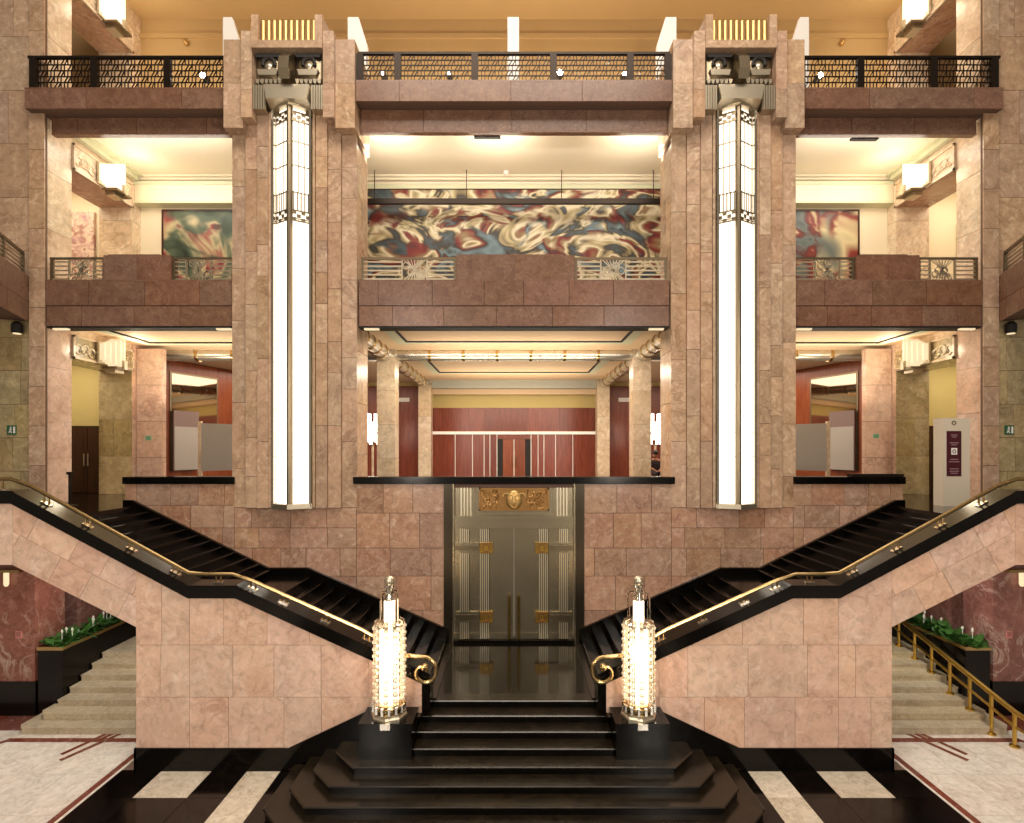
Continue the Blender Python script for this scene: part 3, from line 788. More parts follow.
# balconies of the side galleries cut by the picture edge
for s in (-1, 1):
    wd = SIDE[s]
    root = thing('balcony', f'angled brown marble balcony cut off by the {wd} edge of the photo', 'balcony', (s*12.4, 12.8, 9.3), 'edge balconies')
    P0 = Vector((s*12.56, 13.48, 0)); P1 = Vector((s*11.55, 11.4, 0)); d = (P1-P0).normalized(); n = Vector((-s*abs(d.y), abs(d.x)*-1, 0)); L = (P1-P0).length
    nn = Vector((-d.y, d.x, 0)); nn = nn if nn.x * -s > 0 else -nn
    fn = lambda u, v, t: tuple(P0 + d*u - nn*t + Vector((0, 0, v)))
    MB().prism([(0, 9.45), (L, 9.45), (L, 10.6), (0, 10.6)], fn, 0.03, 0.7).build('beam_core', M_JOINT, root)
    slabs(root, fn, [(0, 9.95), (L, 9.95), (L, 10.62), (0, 10.62)], [9.95, 10.62], 1.0, M_BEAM, seed=3)
    slabs(root, fn, [(0, 9.43), (L, 9.43), (L, 9.95), (0, 9.95)], [9.43, 9.95], 1.0, M_BEAM, seed=4)
    rl = MB().prism([(0.05, 11.16), (L, 11.16), (L, 11.22), (0.05, 11.22)], fn, 0.08, 0.15).build('railing', M_GUN, root)
    for k in range(5):
        z = 10.68 + k*0.10
        MB().prism([(0.05, z-.015), (L, z-.015), (L, z+.015), (0.05, z+.015)], fn, 0.10, 0.13).build('railing_bar', M_STEEL, rl)
    for u in (0.08, 1.2, L-0.1): MB().prism([(u-.03, 10.62), (u+.03, 10.62), (u+.03, 11.16), (u-.03, 11.16)], fn, 0.08, 0.15).build('railing_post', M_GUN, rl)
    # small downlight on the wall under the balcony
    lm = thing('wall_downlight', f'small black downlight under the balcony at the {wd} edge', 'lamp', (s*12.85, 13.3, 9.2))
    MB().lathe((s*12.75, 13.34, 9.12), [(.10, 0), (.12, .04), (.12, .22), (.05, .30)], 12).build('housing', M_DARK, lm, True)
    MB().lathe((s*12.75, 13.34, 9.095), [(.085, 0), (.085, .02)], 12).build('lens', M_LANTLOW, lm)
# ------------------------------------------------------------------ staircases
RIS, TRD = 0.1476, 0.31
def nos(u):      # height of the nosing line above the lobby floor at distance u from the axis
    if u <= 5.16: return ZL + RIS*(1 + (u-1.75)/TRD)
    if u <= 6.20: return 2.93
    return min(2.93 + RIS*(1 + (u-6.20)/TRD), ZM)
PT = [(1.76, 1.68), (5.30, 3.30), (6.20, 3.30), (9.57, 5.10), (15.2, 5.10)]     # top of the pink parapet
def staircase(s):
    wd = SIDE[s]
    root = thing('staircase', f'{wd} flight of black marble stairs rising along a pink marble parapet', 'staircase', (s*5.5, 11.6, 0), 'twin stair flights')
    y0, y1 = D1+0.35, D2-0.10
    def step(u, z, w, nm='step'):
        b = MB()
        b.pxz(sx(s, [(u-.025, z-.045), (u-.025, z-.012), (u-.012, z), (u+w, z), (u+w, z-.045)]), y0, y1)
        b.box(s*u, s*(u+w), y0, y1, z-RIS-0.12, z-0.045)
        b.build(nm, M_BLACK, root)
    for i in range(1, 12): step(1.75+(i-1)*TRD, ZL+RIS*i, TRD)
    step(5.16, 2.93, 1.04, 'rest_landing')
    for i in range(1, 12): step(6.20+(i-1)*TRD, 2.93+RIS*i, TRD)
    # sloping soffit under the upper flight
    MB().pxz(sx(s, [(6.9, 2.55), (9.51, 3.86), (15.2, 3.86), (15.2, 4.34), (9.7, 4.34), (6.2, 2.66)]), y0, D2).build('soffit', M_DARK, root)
    # end wall under the upper flight
    MB().box(s*6.95, s*7.20, D1+0.35, D2, 0, 2.7).build('end_wall', M_PINK, root)
    # curb along the back wall
    cb = [(1.67, 1.53), (5.27, 3.11), (6.30, 3.11), (9.77, 4.84), (9.98, 4.84), (9.98, 4.45), (6.4, 2.7), (5.2, 2.7), (1.67, 1.0)]
    MB().pxz(sx(s, cb), y1, D2-0.002).build('curb', M_BLACK, root)
    # parapet
    core = [(1.80, 1.0), (2.77, 1.0), (4.30, 0.3), (7.19, 0.3), (7.19, 2.72), (9.50, 3.92), (15.2, 3.92), (15.2, 5.08), (9.57, 5.08), (6.2, 3.28), (5.3, 3.28), (1.80, 1.68)]
    MB().pxz(sx(s, core), D1+0.03, D1+0.32).build('parapet_core', M_JOINT, root)
    f = lambda u, v, t: (s*u, D1+t, v)
    slabs(root, f, [(1.76, 1.10), (2.77, 1.10), (2.77, 2.145), (1.76, 1.68)], [1.10, 1.40, 2.4], 0.9, M_PINK, seed=51, gap=.006)
    rows = [0.43, 1.40, 2.395, 3.30]
    slabs(root, f, [(2.77, 1.13), (4.30, 0.43), (6.20, 0.43), (6.20, 3.30), (5.30, 3.30), (2.77, 2.145)], rows, 0.92, M_PINK, seed=53+s, gap=.007)
    slabs(root, f, [(6.20, 0.43), (7.22, 0.43), (7.22, 3.845), (6.20, 3.30)], [0.43, 1.40, 2.395, 3.9], 0.85, M_PINK, seed=57+s, gap=.007)
    # slope-aligned slabs of the bridge part
    th = math.atan2(5.10-3.845, 9.57-7.22); cu, su = math.cos(th), math.sin(th)
    def g(a, b, t): return (s*(7.22+a*cu-b*su), D1+t, 2.74+a*su+b*cu)
    def inv(u, v): du, dv = u-7.22, v-2.74; return (du*cu+dv*su, -du*su+dv*cu)
    slabs(root, g, [inv(*p) for p in ((7.22, 2.74), (9.57, 3.92), (9.57, 5.10), (7.22, 3.845))], [-0.2, 0.5, 1.3], 0.75, M_PINK, seed=61+s, gap=.007)
    slabs(root, f, [(9.57, 3.92), (15.2, 3.92), (15.2, 5.10), (9.57, 5.10)], [3.92, 5.10], 0.95, M_PINK, seed=63+s)
    # back side of the parapet
    MB().pxz(sx(s, [(1.80, 1.0), (5.2, 2.6), (6.3, 2.6), (9.6, 4.3), (15.2, 4.3), (15.2, 5.08), (9.57, 5.08), (6.2, 3.28), (5.3, 3.28), (1.80, 1.68)]), D1+0.32, D1+0.35).build('parapet_lining', M_BLACK, root)
    # black coping
    ct = [(a, b+0.245) for a, b in PT]; ct[0] = (1.60, 1.86); pt = list(PT); pt[0] = (1.60, 1.61)
    MB().pxz(sx(s, ct + pt[::-1]), D1-0.05, D1+0.42).build('coping', M_BLACK, root)
    MB().box(s*1.60, s*1.76, D1+0.0, D1+0.40, ZL, 1.66).build('newel_end', M_BLACK, root)
    # black plinth with raking end beside the front steps
    MB().pxz(sx(s, [(7.24, 0.0), (7.24, 0.43), (4.32, 0.43), (2.78, 1.15), (2.78, 0.6), (3.0, 0.58), (4.44, 0.0)]), D1-0.03, D1+0.3).build('plinth', M_BLACK, root)
    MB().box(s*7.20, s*7.24, D1-0.03, D2, 0.0, 0.43).build('plinth', M_BLACK, root)
    return root
for s in (-1, 1): staircase(s)

def handrail(s):
    wd = SIDE[s]
    root = thing('handrail', f'brass handrail with scrolled end on the {wd} stair parapet', 'handrail', (s*5.5, D1+0.15, 3.4), 'brass stair handrails')
    y = D1+0.14
    pts = [(15.0, 5.56), (9.75, 5.56), (9.35, 5.42), (6.30, 3.74), (5.95, 3.71), (5.45, 3.71), (5.05, 3.58), (2.1, 2.26), (1.85, 2.14)]
    # scroll
    cx, cz = 1.70, 1.93; sp = []
    for k in range(19):
        a = math.radians(95 - k*22); r = 0.30 - 0.0105*k
        sp.append((cx - math.cos(math.radians(85) + math.radians(k*22) - math.pi) * 0 - r*math.cos(math.pi - math.radians(95 - k*22)) * -1 * -1, cz + r*math.sin(a)))
    sp = []
    for k in range(20):
        a = math.radians(100 - k*20); r = 0.29 - 0.0105*k       # clockwise towards the axis, in u = |x|
        sp.append((cx - r*math.cos(a), cz + r*math.sin(a)))
    path = [(s*u, y, z) for u, z in pts[:-2]] + [(s*2.95, y, 2.64), (s*2.35, D1-.02, 2.375), (s*2.05, D1-.11, 2.245)] + [(s*u, D1-.12, z) for u, z in sp]
    MB().tube(path, 0.038, 8).build('rail', M_BRASS, root, True)
    e = sp[-1]
    MB().sphere((s*e[0], D1-.12, e[1]), 0.075, 12, 8).build('scroll_boss', M_BRASS, root, True)
    def top(u):
        for (a, b), (c, d) in zip(PT[:-1], PT[1:]):
            if a <= u <= c: return b + (d-b)*(u-a)/(c-a) + 0.245
        return 5.345
    def rz(u):
        q = sorted(pts)
        for (a, b), (c, d) in zip(q[:-1], q[1:]):
            if a <= u <= c: return b + (d-b)*(u-a)/(c-a)
        return 2.2
    for u in (2.85, 3.65, 4.45, 5.05, 5.72, 6.55, 7.40, 8.25, 9.05, 9.95, 10.9, 11.9):
        b = MB()
        for k in (-0.045, 0.045): b.tube([(s*(u+k), y, top(u+k)-0.005), (s*(u+k), y, rz(u+k)-0.02)], 0.020, 8)
        br = b.build('bracket', M_BRASS, root, True)
        slope = (top(u+0.1)-top(u-0.1))/0.2
        MB().pxz(sx(s, [(u-.085, top(u-.085)), (u+.085, top(u+.085)), (u+.085, top(u+.085)+.025), (u-.085, top(u-.085)+.025)]), y-.05, y+.05).build('base_plate', M_CHROME, br)
for s in (-1, 1): handrail(s)

# ------------------------------------------------------------------ front steps and door landing
fs = thing('front_steps', 'wide black marble steps with chamfered corners leading up to the bronze door', 'steps', (0, 9.2, 0))
R8 = ZL/8
for k in range(8):
    z = ZL - R8*k; d = 10.32 - 0.30*k
    def poly(o):
        if k < 4 and k > 0: return [(-1.82, d-o), (1.82, d-o), (1.82, 10.6), (-1.82, 10.6)]
        if k == 0: return [(-1.59, d-o), (1.59, d-o), (1.59, 10.6), (-1.59, 10.6)]
        S = 3.25 + 0.30*(k-4) + o; c = d + 0.45
        B = D1 - 0.035
        return [(-S, B), (-S, c-o*0.4), (-(S-0.45), d-o), (S-0.45, d-o), (S, c-o*0.4), (S, B)]
    b = MB().pxy(poly(0.034), z-0.028, z-.014).loft(poly(0.034), z-.014, poly(.018), z).loft(poly(.012), z-.05, poly(0.026), z-0.036)
    if k >= 4: b.box(-1.82, 1.82, D1-0.04, 10.6, z-R8, z-0.002)
    so = b.build('step', M_STEP, fs)
    MB().pxy(poly(0.0), z-R8, z-0.028).build('riser', M_BLACK, so)  # blacker than the tread: the riser's shade is put into its colour
ld = MB().box(-1.745, 1.745, 10.6, D2-0.0, 0.0, ZL).box(-1.59, 1.59, 10.32, 10.6, 0.0, ZL-R8)
ld = ld.build('door_landing', M_BLACKP, fs)
for s in (-1, 1):
    MB().box(s*1.55, s*1.75, 10.35, D2-0.1, ZL, ZL+0.03).build('landing_edge', M_STEP, fs)

# ------------------------------------------------------------------ bronze door
dr = thing('door_1', 'double bronze door with fluted strips, gilt ornaments and a gilded transom relief', 'door', (0, D2, ZL))
dr['kind'] = 'structure'
y = D2
for s in (-1, 1):
    MB().box(s*1.58, s*1.795, y-0.06, y+0.30, ZL, 5.25).build('jamb', M_JAMB, dr)
    MB().box(s*1.54, s*1.58, y-0.02, y+0.25, ZL, 5.25).build('jamb_strip', M_DOOR, dr)
MB().box(-1.54, 1.54, y+0.02, y+0.25, 4.10, 4.40).build('lintel', M_DOOR, dr)
MB().box(-1.56, 1.56, y-0.03, y+0.02, 4.36, 4.42).build('lintel_lip', M_DOOR, dr)
tr = MB().box(-1.54, 1.54, y+0.10, y+0.25, 4.40, 5.22).build('transom', M_DOOR, dr)
for s in (-1, 1):
    for k in range(4):
        x = s*(1.12 + 0.08*k)
        MB().box(x-.022, x+.022, y+.06, y+.10, 4.42, 5.22).build('flute', M_DOORF, tr)
    MB().box(s*1.0, s*1.04, y+.07, y+.10, 4.42, 5.22).build('flute', M_DOOR, tr)
pl = MB().box(-0.90, 0.90, y+0.03, y+0.10, 4.56, 5.14).build('relief_plaque', M_GILT, dr)
g = MB(); r = random.Random(2)
for s in (-1, 1):
    for k in range(22):
        cx, cz = s*r.uniform(0.38, 0.82), r.uniform(4.64, 5.06)
        a = r.uniform(0, 6); g.torus((cx, y+.03, cz), r.uniform(.04, .1), 0.018, 'y', 8, 5, a, a+r.uniform(2.5, 5))
g.box(-.9, .9, y+.0, y+.03, 5.10, 5.14).box(-.9, .9, y+.0, y+.03, 4.56, 4.60).box(-.9, -.86, y, y+.03, 4.56, 5.14).box(.86, .9, y, y+.03, 4.56, 5.14)
g.build('relief_scrolls', M_GILT, pl)
g = MB().sphere((0, y+.02, 4.84), 0.22, 14, 8, (1, .35, 1.15))
g.torus((-.09, y-.05, 4.90), .06, .02, 'y', 10, 5).torus((.09, y-.05, 4.90), .06, .02, 'y', 10, 5)
g.bar((0, y-.07, 4.92), (0, y-.08, 4.78), .05).torus((0, y-.05, 4.72), .08, .02, 'y', 8, 5, math.pi, 2*math.pi)
for s in (-1, 1): g.torus((s*.2, y-.0, 4.92), .09, .03, 'y', 10, 5, 0, math.pi)
g.build('relief_face', M_GOLDFL, pl, True)
for s in (-1, 1):
    leaf = MB().box(s*0.008, s*1.53, y+0.08, y+0.16, ZL+0.09, 4.10).build('leaf', M_DOOR, dr)
    for base, n, w in ((0.66, 5, 0.05), (1.18, 5, 0.05)):
        for k in range(n):
            x = s*(base + k*w)
            MB().box(x-.015, x+.015, y+.03, y+.08, ZL+0.10, 4.09).build('flute', M_DOORF, leaf)
            MB().box(x+.017, x+.033, y+.072, y+.08, ZL+0.10, 4.09).build('groove_shade', M_JAMB, leaf)  # dark strip standing proud, paints the shade between flutes
    for zc in (3.60, 1.82):
        MB().box(s*0.90, s*1.50, y+.02, y+.08, zc-.13, zc+.13).build('cross_band', M_DOOR, leaf)
        MB().box(s*0.92, s*1.50, y+.005, y+.03, zc-.06, zc+.06).build('cross_band', M_GUN, leaf)
        or_ = MB().box(s*0.55, s*0.88, y+.0, y+.08, zc-.14, zc+.14).build('ornament', M_BRIGHTBRASS, leaf)
        g = MB(); xc = s*0.715
        g.torus((xc, y-.005, zc), .09, .022, 'y', 10, 5)
        for q in (-1, 1):
            g.box(xc-.14, xc+.14, y-.015, y+.01, zc+q*.12-.015, zc+q*.12+.015); g.torus((xc+q*.1, y-.005, zc+.05), .05, .014, 'y', 8, 5)
        g.build('ornament_relief', M_GILT, or_)
    MB().tube([(s*.12, y-.02, ZL+.12), (s*.12, y-.02, ZL+1.22)], .028, 8).build('handle', M_BRIGHTBRASS, leaf, True)
    b = MB()
    for z in (ZL+.2, ZL+1.15): b.tube([(s*.12, y-.02, z), (s*.12, y+.09, z)], .02, 6)
    b.build('handle_mount', M_GUN, leaf, True)
    MB().box(s*0.01, s*1.53, y+.06, y+.08, ZL+.09, ZL+.24).build('kick_plate', M_DOOR, leaf)
MB().box(-1.55, 1.55, y-.02, y+.25, ZL, ZL+0.08).build('threshold', M_BLACK, dr)

# ------------------------------------------------------------------ pedestals and stair lamps
for s in (-1, 1):
    wd = SIDE[s]; cx, cy = s*2.30, 9.60; zt = 1.23
    o = thing('lamp_pedestal', f'black marble pedestal under the {wd} glowing stair lamp', 'pedestal', (cx, cy, ZL-R8*4), 'stair lamp pedestals')
    zb = ZL - R8*4
    MB().box(cx-.47, cx+.47, 9.30, 9.895, zb, zt-.12).build('block', M_BLACK, o)
    MB().box(cx-.485, cx+.485, 9.285, 9.90, zt-.12, zt).build('cap', M_BLACK, o)
    MB().box(cx-.09, cx+.09, 9.265, 9.285, zt-.11, zt-.0).build('clip', M_CHROME, o)
    L = thing('stair_lamp', f'cylindrical glass and chrome lamp glowing on the {wd} stair pedestal', 'lamp', (cx, cy, zt), 'stair lamps')
    c = (cx, cy, zt)
    MB().lathe(c, [(.33, 0), (.33, .04), (.30, .07), (.30, .10)], 8).build('base', M_STEEL, L)
    MB().lathe(c, [(.27, .10), (.29, .14), (.29, .22), (.25, .26)], 20).build('collar', M_BRASS, L, True)
    for k in range(14):
        a = 2*math.pi*k/14
        MB().box(cx+.29*math.cos(a)-.022, cx+.29*math.cos(a)+.022, cy+.29*math.sin(a)-.022, cy+.29*math.sin(a)+.022, zt+.12, zt+.25).build('collar_stud', M_CHROME, L)
    MB().lathe(c, [(.17, .26), (.17, 1.66)], 16).build('light_tube', M_TUBEGL, L, True)
    MB().lathe(c, [(.10, 1.72), (.10, 2.10)], 12).build('light_tube', M_TUBEGL, L, True)
    MB().lathe(c, [(.25, 1.66), (.27, 1.70), (.20, 1.74)], 20).build('shoulder', M_CHROME, L, True)
    # outer glass tubes standing round the light
    for k in range(10):
        a = 2*math.pi*(k+.5)/10; x, yy = cx+.26*math.cos(a), cy+.26*math.sin(a)
        MB().tube([(x, yy, zt+.24), (x, yy, zt+1.66), (cx+.24*math.cos(a), cy+.24*math.sin(a), zt+1.74), (cx+.18*math.cos(a), cy+.18*math.sin(a), zt+1.76)], .030, 8).build('glass_tube', M_GLASS, L, True)
        fin = MB()
        for q in range(11):
            z = zt+.32+q*.128
            fin.lathe((x, yy, z), [(.034, 0), (.052, .012), (.052, .045), (.034, .057)], 8)
        fin.build('glass_beads', M_BEADW, L, True)['kind'] = 'stuff'
    # flat ladder fins
    for a in (-2.2, -0.9):
        x, yy = cx+.285*math.cos(a), cy+.285*math.sin(a); t = (-math.sin(a), math.cos(a)); g = MB()
        for q in (-.05, 0, .05): g.bar((x+t[0]*q, yy+t[1]*q, zt+.24), (x+t[0]*q, yy+t[1]*q, zt+1.72), .012)
        for q in range(18): g.bar((x-t[0]*.06, yy-t[1]*.06, zt+.28+q*.083), (x+t[0]*.06, yy+t[1]*.06, zt+.28+q*.083), .01)
        g.build('ladder_fin', M_CHROME, L)['kind'] = 'stuff'
    for k in range(4):
        a = math.pi/4 + k*math.pi/2 + .2; p = [(cx+.19*math.cos(a), cy+.19*math.sin(a), zt+z) for z in (1.70, 2.18)] + [(cx+r_*math.cos(a), cy+r_*math.sin(a), zt+z) for r_, z in ((.17, 2.24), (.08, 2.26))]
        MB().tube(p, .026, 8).build('glass_loop', M_GLASS, L, True)
    MB().lathe(c, [(.07, 2.08), (.09, 2.14), (.06, 2.2), (.06, 2.34), (.09, 2.36), (.09, 2.40)], 12).build('neck', M_CHROME, L, True)
    MB().sphere((cx, cy, zt+2.47), .095, 14, 8).build('finial', M_STEEL, L, True)
    point('stair_lamp_light', (cx, cy-.42, zt+1.2), 26, (1, .86, .66), .2)

# ------------------------------------------------------------------ side steps, planters and piers under the stairs
for s in (-1, 1):
    wd = SIDE[s]
    st = thing('side_steps', f'beige stone steps climbing beneath the {wd} stair flight', 'steps', (s*8.6, 12.0, 0), 'beige side steps')
    for k in range(7):
        z1 = 0.145*(k+1); y0 = 11.2+0.32*k
        xo = 10.72 - (0.18*k if k < 2 else 0.34)
        ch = 0.12 if k < 2 else 0.0
        lim = [(s*xo, 11.94), (s*10.38, 11.94)] if k < 2 else []
        xe = 10.38 if k < 2 else xo
        p = [(s*7.26, y0), (s*(xo-ch), y0), (s*xo, y0+ch+.001)] + lim + [(s*xe, 14.2), (s*7.26, 14.2)]
        b = MB().pxy(p, z1-0.145, z1-0.03)
        p2 = [(s*7.26, y0-.02), (s*(xo-ch), y0-.02), (s*(xo+.015), y0+ch)] + ([(s*(xo+.015), 11.955), (s*10.395, 11.955)] if k < 2 else []) + [(s*(xe+.015), 14.2), (s*7.26, 14.2)]
        b.pxy(p2, z1-0.03, z1)
        b.build('step', M_TRAV, st)
    MB().box(s*7.26, s*10.38, 14.2, 15.95, 0, 1.015).build('upper_landing', M_TRAV, st)
    # planter
    pr = thing('planter', f'black stone planter with brass rim beside the {wd} side steps', 'planter', (s*10.8, 13.4, 0), 'stair planters')
    MB().box(s*10.42, s*10.98, 12.0, 15.4, 0, 1.50).build('body', M_BLACK, pr)
    b = MB().box(s*10.40, s*10.47, 11.98, 15.4, 1.50, 1.58).box(s*10.93, s*11.0, 11.98, 15.4, 1.50, 1.58).box(s*10.47, s*10.93, 11.98, 12.05, 1.50, 1.58)
    b.build('rim', M_BRASS, pr)
    MB().box(s*10.47, s*10.93, 12.05, 15.4, 1.50, 1.54).build('soil', M_SOIL, pr)
    words = ['frontmost leafy', 'second leafy', 'third leafy', 'fourth leafy', 'fifth leafy', 'hindmost leafy']
    for k in range(6):
        rr = random.Random(200+k+10*s); py = 12.25+0.5*k
        p = thing('leafy_plant', f'{words[k]} green plant in the {wd} planter counting from its near end', 'plant', (s*10.70, py, 1.54), 'planter greenery')
        g = MB()
        for q in range(60):
            a = rr.uniform(0, 6.283); el = rr.uniform(0.2, 1.35); L_ = rr.uniform(.20, .38); wdt = rr.uniform(.05, .085)
            b0 = Vector((s*10.70+rr.uniform(-.2, .2), py+rr.uniform(-.24, .24), 1.54))
            dd = Vector((math.cos(a)*math.cos(el), math.sin(a)*math.cos(el), math.sin(el))); sd = Vector((-math.sin(a), math.cos(a), 0))
            mid = b0+dd*L_*.55; tip = b0+dd*L_+Vector((math.cos(a), math.sin(a), -.7))*.08
            g.add([b0+sd*.008, b0-sd*.008, mid-sd*wdt, mid+sd*wdt, tip, mid-Vector((0, 0, .012))], [(0,1,5),(1,2,5),(0,5,3),(2,4,5),(3,5,4),(0,3,2,1),(3,4,2)])
        g.build('leaves', M_LEAF, p)['kind'] = 'stuff'
        if k in (0, 2, 3):
            g = MB()
            for q in range(3):
                fx, fy, fz = s*10.70+rr.uniform(-.2, .2), py+rr.uniform(-.2, .2), 1.80+rr.uniform(0, .1)
                g.tube([(fx, fy, 1.6), (fx, fy, fz)], .008, 5)
                g.sphere((fx, fy, fz), .03, 6, 4, (1, .5, 1.6))
            g.build('flowers', M_PETAL, p)
    # red marble pier carrying the landing
    o = thing('marble_pier', f'red veined marble pier on a black plinth at the far {wd} under the landing', 'pier', (s*12.0, 12.3, 0), 'red marble piers')
    MB().box(s*11.06, s*14.5, 12.0, 12.8, .78, 3.79).build('shaft', M_RED, o)
    MB().box(s*11.02, s*14.5, 11.97, 12.84, 0, .78).build('plinth', M_BLACK, o)
    MB().box(s*11.16, s*14.5, 13.4, 14.2, .78, 3.79).build('shaft', M_RED, o)
    MB().box(s*11.14, s*14.5, 13.38, 14.2, 0, .78).build('plinth', M_BLACK, o)
    # small fire sign on it
    sg = MB().box(s*11.42-.07, s*11.42+.07, 11.985, 12.0, 1.78, 1.94).build('fire_sign', plain('fire_sign_pink_'+wd, '#c88078', .4))
    tag(sg, f'small pinkish sign on the red marble pier at the far {wd}', 'sign')
    b = MB()
    for q in (-.035, 0, .035): b.box(s*11.42+q-.008, s*11.42+q+.008, 11.98, 11.985, 1.82, 1.90)
    b.box(s*11.42-.05, s*11.42+.05, 11.98, 11.985, 1.905, 1.92)
    b.build('pictogram', M_RED, sg)
    # wall light with glass on the pier
    wl = thing('wall_light', f'small lit wall light at the top of the red marble pier, far {wd}', 'lamp', (s*11.55, 11.9, 3.2))
    MB().box(s*11.30, s*11.95, 11.86, 12.0, 3.32, 3.38).build('bracket', M_BRASS, wl)
    MB().lathe((s*11.62, 11.9, 3.0), [(.03, 0), (.05, .05), (.05, .30), (.04, .32)], 10).build('shade', M_LANTLOW, wl, True)
    o = MB().box(s*5.0, s*14.5, 16.0, 16.2, 0, 3.8).build(f'wall_{wd}_understair', plain('dusky_red_wall_'+wd, '#9a5a50', .6))
    struct(o, f'dusky red wall behind the {wd} planter under the stairs')
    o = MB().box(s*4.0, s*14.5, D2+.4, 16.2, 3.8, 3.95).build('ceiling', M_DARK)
    struct(o, f'dark ceiling beneath the {wd} stair-head floor', 'ceiling')

# brass handrail on the right-hand side steps
root = thing('handrail', 'yellow brass handrail with posts along the right beige side steps', 'handrail', (10.15, 12.0, 0))
A = Vector((10.32, 10.72, 0.72)); B = Vector((10.02, 13.7, 1.78))
MB().tube([A + Vector((0.1, -.5, -.12)), A, B], .055, 8).build('rail', M_BRIGHTBRASS, root, True)
MB().tube([A + Vector((0.1, -.5, -.42)), A - Vector((0, 0, .3)), B - Vector((0, 0, .32))], .03, 8).build('mid_rail', M_BRIGHTBRASS, root, True)
for k in range(7):
    t = k/6.3; p = A + (B-A)*t
    st_ = max(0, math.floor((p.y-11.2)/.32)+1); zb = 0 if p.y < 11.2 else min(7, st_)*.145
    MB().tube([(p.x, p.y, zb), (p.x, p.y, p.z)], .036, 8).build('post', M_BRIGHTBRASS, root, True)
    MB().lathe((p.x, p.y, zb), [(.09, 0), (.09, .03), (.05, .05)], 10).build('post_foot', M_BRIGHTBRASS, root, True)
# ------------------------------------------------------------------ stair-head hall
for s in (-1, 1):
    wd = SIDE[s]
    for yc, nm in ((17.75, 'front'), (25.3, 'rear')):
        o = thing('column', f'{nm} square pale marble column at the {wd} of the red-panelled hall', 'column', (s*4.3, yc, ZM), 'hall columns')
        n = 4 if nm == 'front' else 3
        for k in range(n):
            z0 = ZM + (9.25-ZM)*k/n; z1 = ZM + (9.25-ZM)*(k+1)/n
            MB().box(s*4.3-.30, s*4.3+.30, yc-.30, yc+.30, z0+.004, z1-.004).build('drum', M_PALE, o)
        MB().box(s*4.3-.34, s*4.3+.34, yc-.34, yc+.34, 9.25, 9.5).build('capital', M_SILVER, o)
def tube_light(a, b, r, label, n):
    a, b = Vector(a), Vector(b)
    o = thing('ceiling_tube', label, 'ceiling tube', tuple((a+b)/2), 'metal ceiling tubes')
    k = n
    for i in range(k):
        p = a + (b-a)*(i/k) ; q = a + (b-a)*((i+1)/k); g = (q-p).normalized()*0.012
        MB().tube([p+g, q-g], r, 16).build('tube_section', M_SILVER, o, True)
    for i in range(1, k):
        p = a + (b-a)*(i/k); g = (b-a).normalized()*0.045
        MB().tube([p-g, p+g], r+0.03, 16).build('ring', M_BRASS, o, True)
tube_light((-4.0, 17.75, 9.36), (4.0, 17.75, 9.36), .20, 'silver tube with gold rings crossing the hall ceiling in the centre', 7)
for s in (-1, 1):
    wd = SIDE[s]
    lo, hi = sorted((s*4.6, s*12.0))
    tube_light((lo, 17.75, 9.36), (hi, 17.75, 9.36), .20, f'silver tube with gold rings crossing the {wd} bay ceiling', 6)
    tube_light((s*4.3, 13.95, 9.32), (s*4.3, 17.4, 9.32), .22, f'silver tube with rings running into the hall along its {wd} side, near length', 5)
    tube_light((s*4.3, 18.1, 9.32), (s*4.3, 24.9, 9.32), .22, f'silver tube with rings running into the hall along its {wd} side, far length', 7)

hw = MB().box(-9.2, 9.2, 26.0, 26.3, ZM, 9.5).build('wall_back_hall', M_YEL)
struct(hw, 'red wood panelled end wall of the stair-head hall')
MB().box(-4.2, 4.2, 25.15, 25.55, 9.12, 9.5).build('beam', M_GREYTR, hw)
MB().box(-4.2, 4.2, 25.6, 26.0, 8.86, 9.4).build('cove', M_PEACH, hw)
Y = 25.9
# upper panels
xs = [-4.15, -2.25, -1.45, -0.7, 0.7, 2.25, 4.15]
for a, b in zip(xs[:-1], xs[1:]): MB().box(a+.004, b-.004, Y, 26.0, 7.06, 8.22).build('wood_panel', M_WOOD, hw)
MB().box(-4.15, 4.15, Y-.05, Y+.03, 6.90, 7.04).build('bead_moulding', M_BEAD, hw)
lowx = [-4.15, -2.93, -2.07, -1.49, -1.2, -0.85]
for s in (-1, 1):
    for a, b in zip(lowx[:-1], lowx[1:]):
        p, q = sorted((s*a, s*b)); MB().box(p+.02, q-.02, Y+.02, 26.0, ZM, 6.90).build('wood_panel', M_WOOD, hw)
        MB().box(s*b-.016, s*b+.016, Y-.01, 26.0, ZM, 6.90).build('panel_strip', M_WHITE, hw)
MB().box(-.83, .83, Y+.02, 26.0, 6.68, 6.90).build('wood_panel', M_WOOD, hw)
for s in (-1, 1):
    for k, (a, b) in enumerate(((4.75, 5.6), (5.6, 6.7), (6.7, 8.0), (8.0, 9.1))):
        p, q = sorted((s*a, s*b)); MB().box(p+.004, q-.004, 25.9, 26.0, ZM, 9.3).build('wood_panel', M_WOOD, hw)
    sg = MB().box(*sorted((s*5.2, s*5.95)), 25.86, 25.9, 8.52, 8.72).build('exit_sign', M_WHITE)
    tag(sg, f'small white exit plate high on the red panelling, {SIDE[s]} of the hall', 'sign')
d4 = thing('door_4', 'wooden double door in the red panelled end wall of the hall', 'door', (0, 25.9, ZM)); d4['kind'] = 'structure'
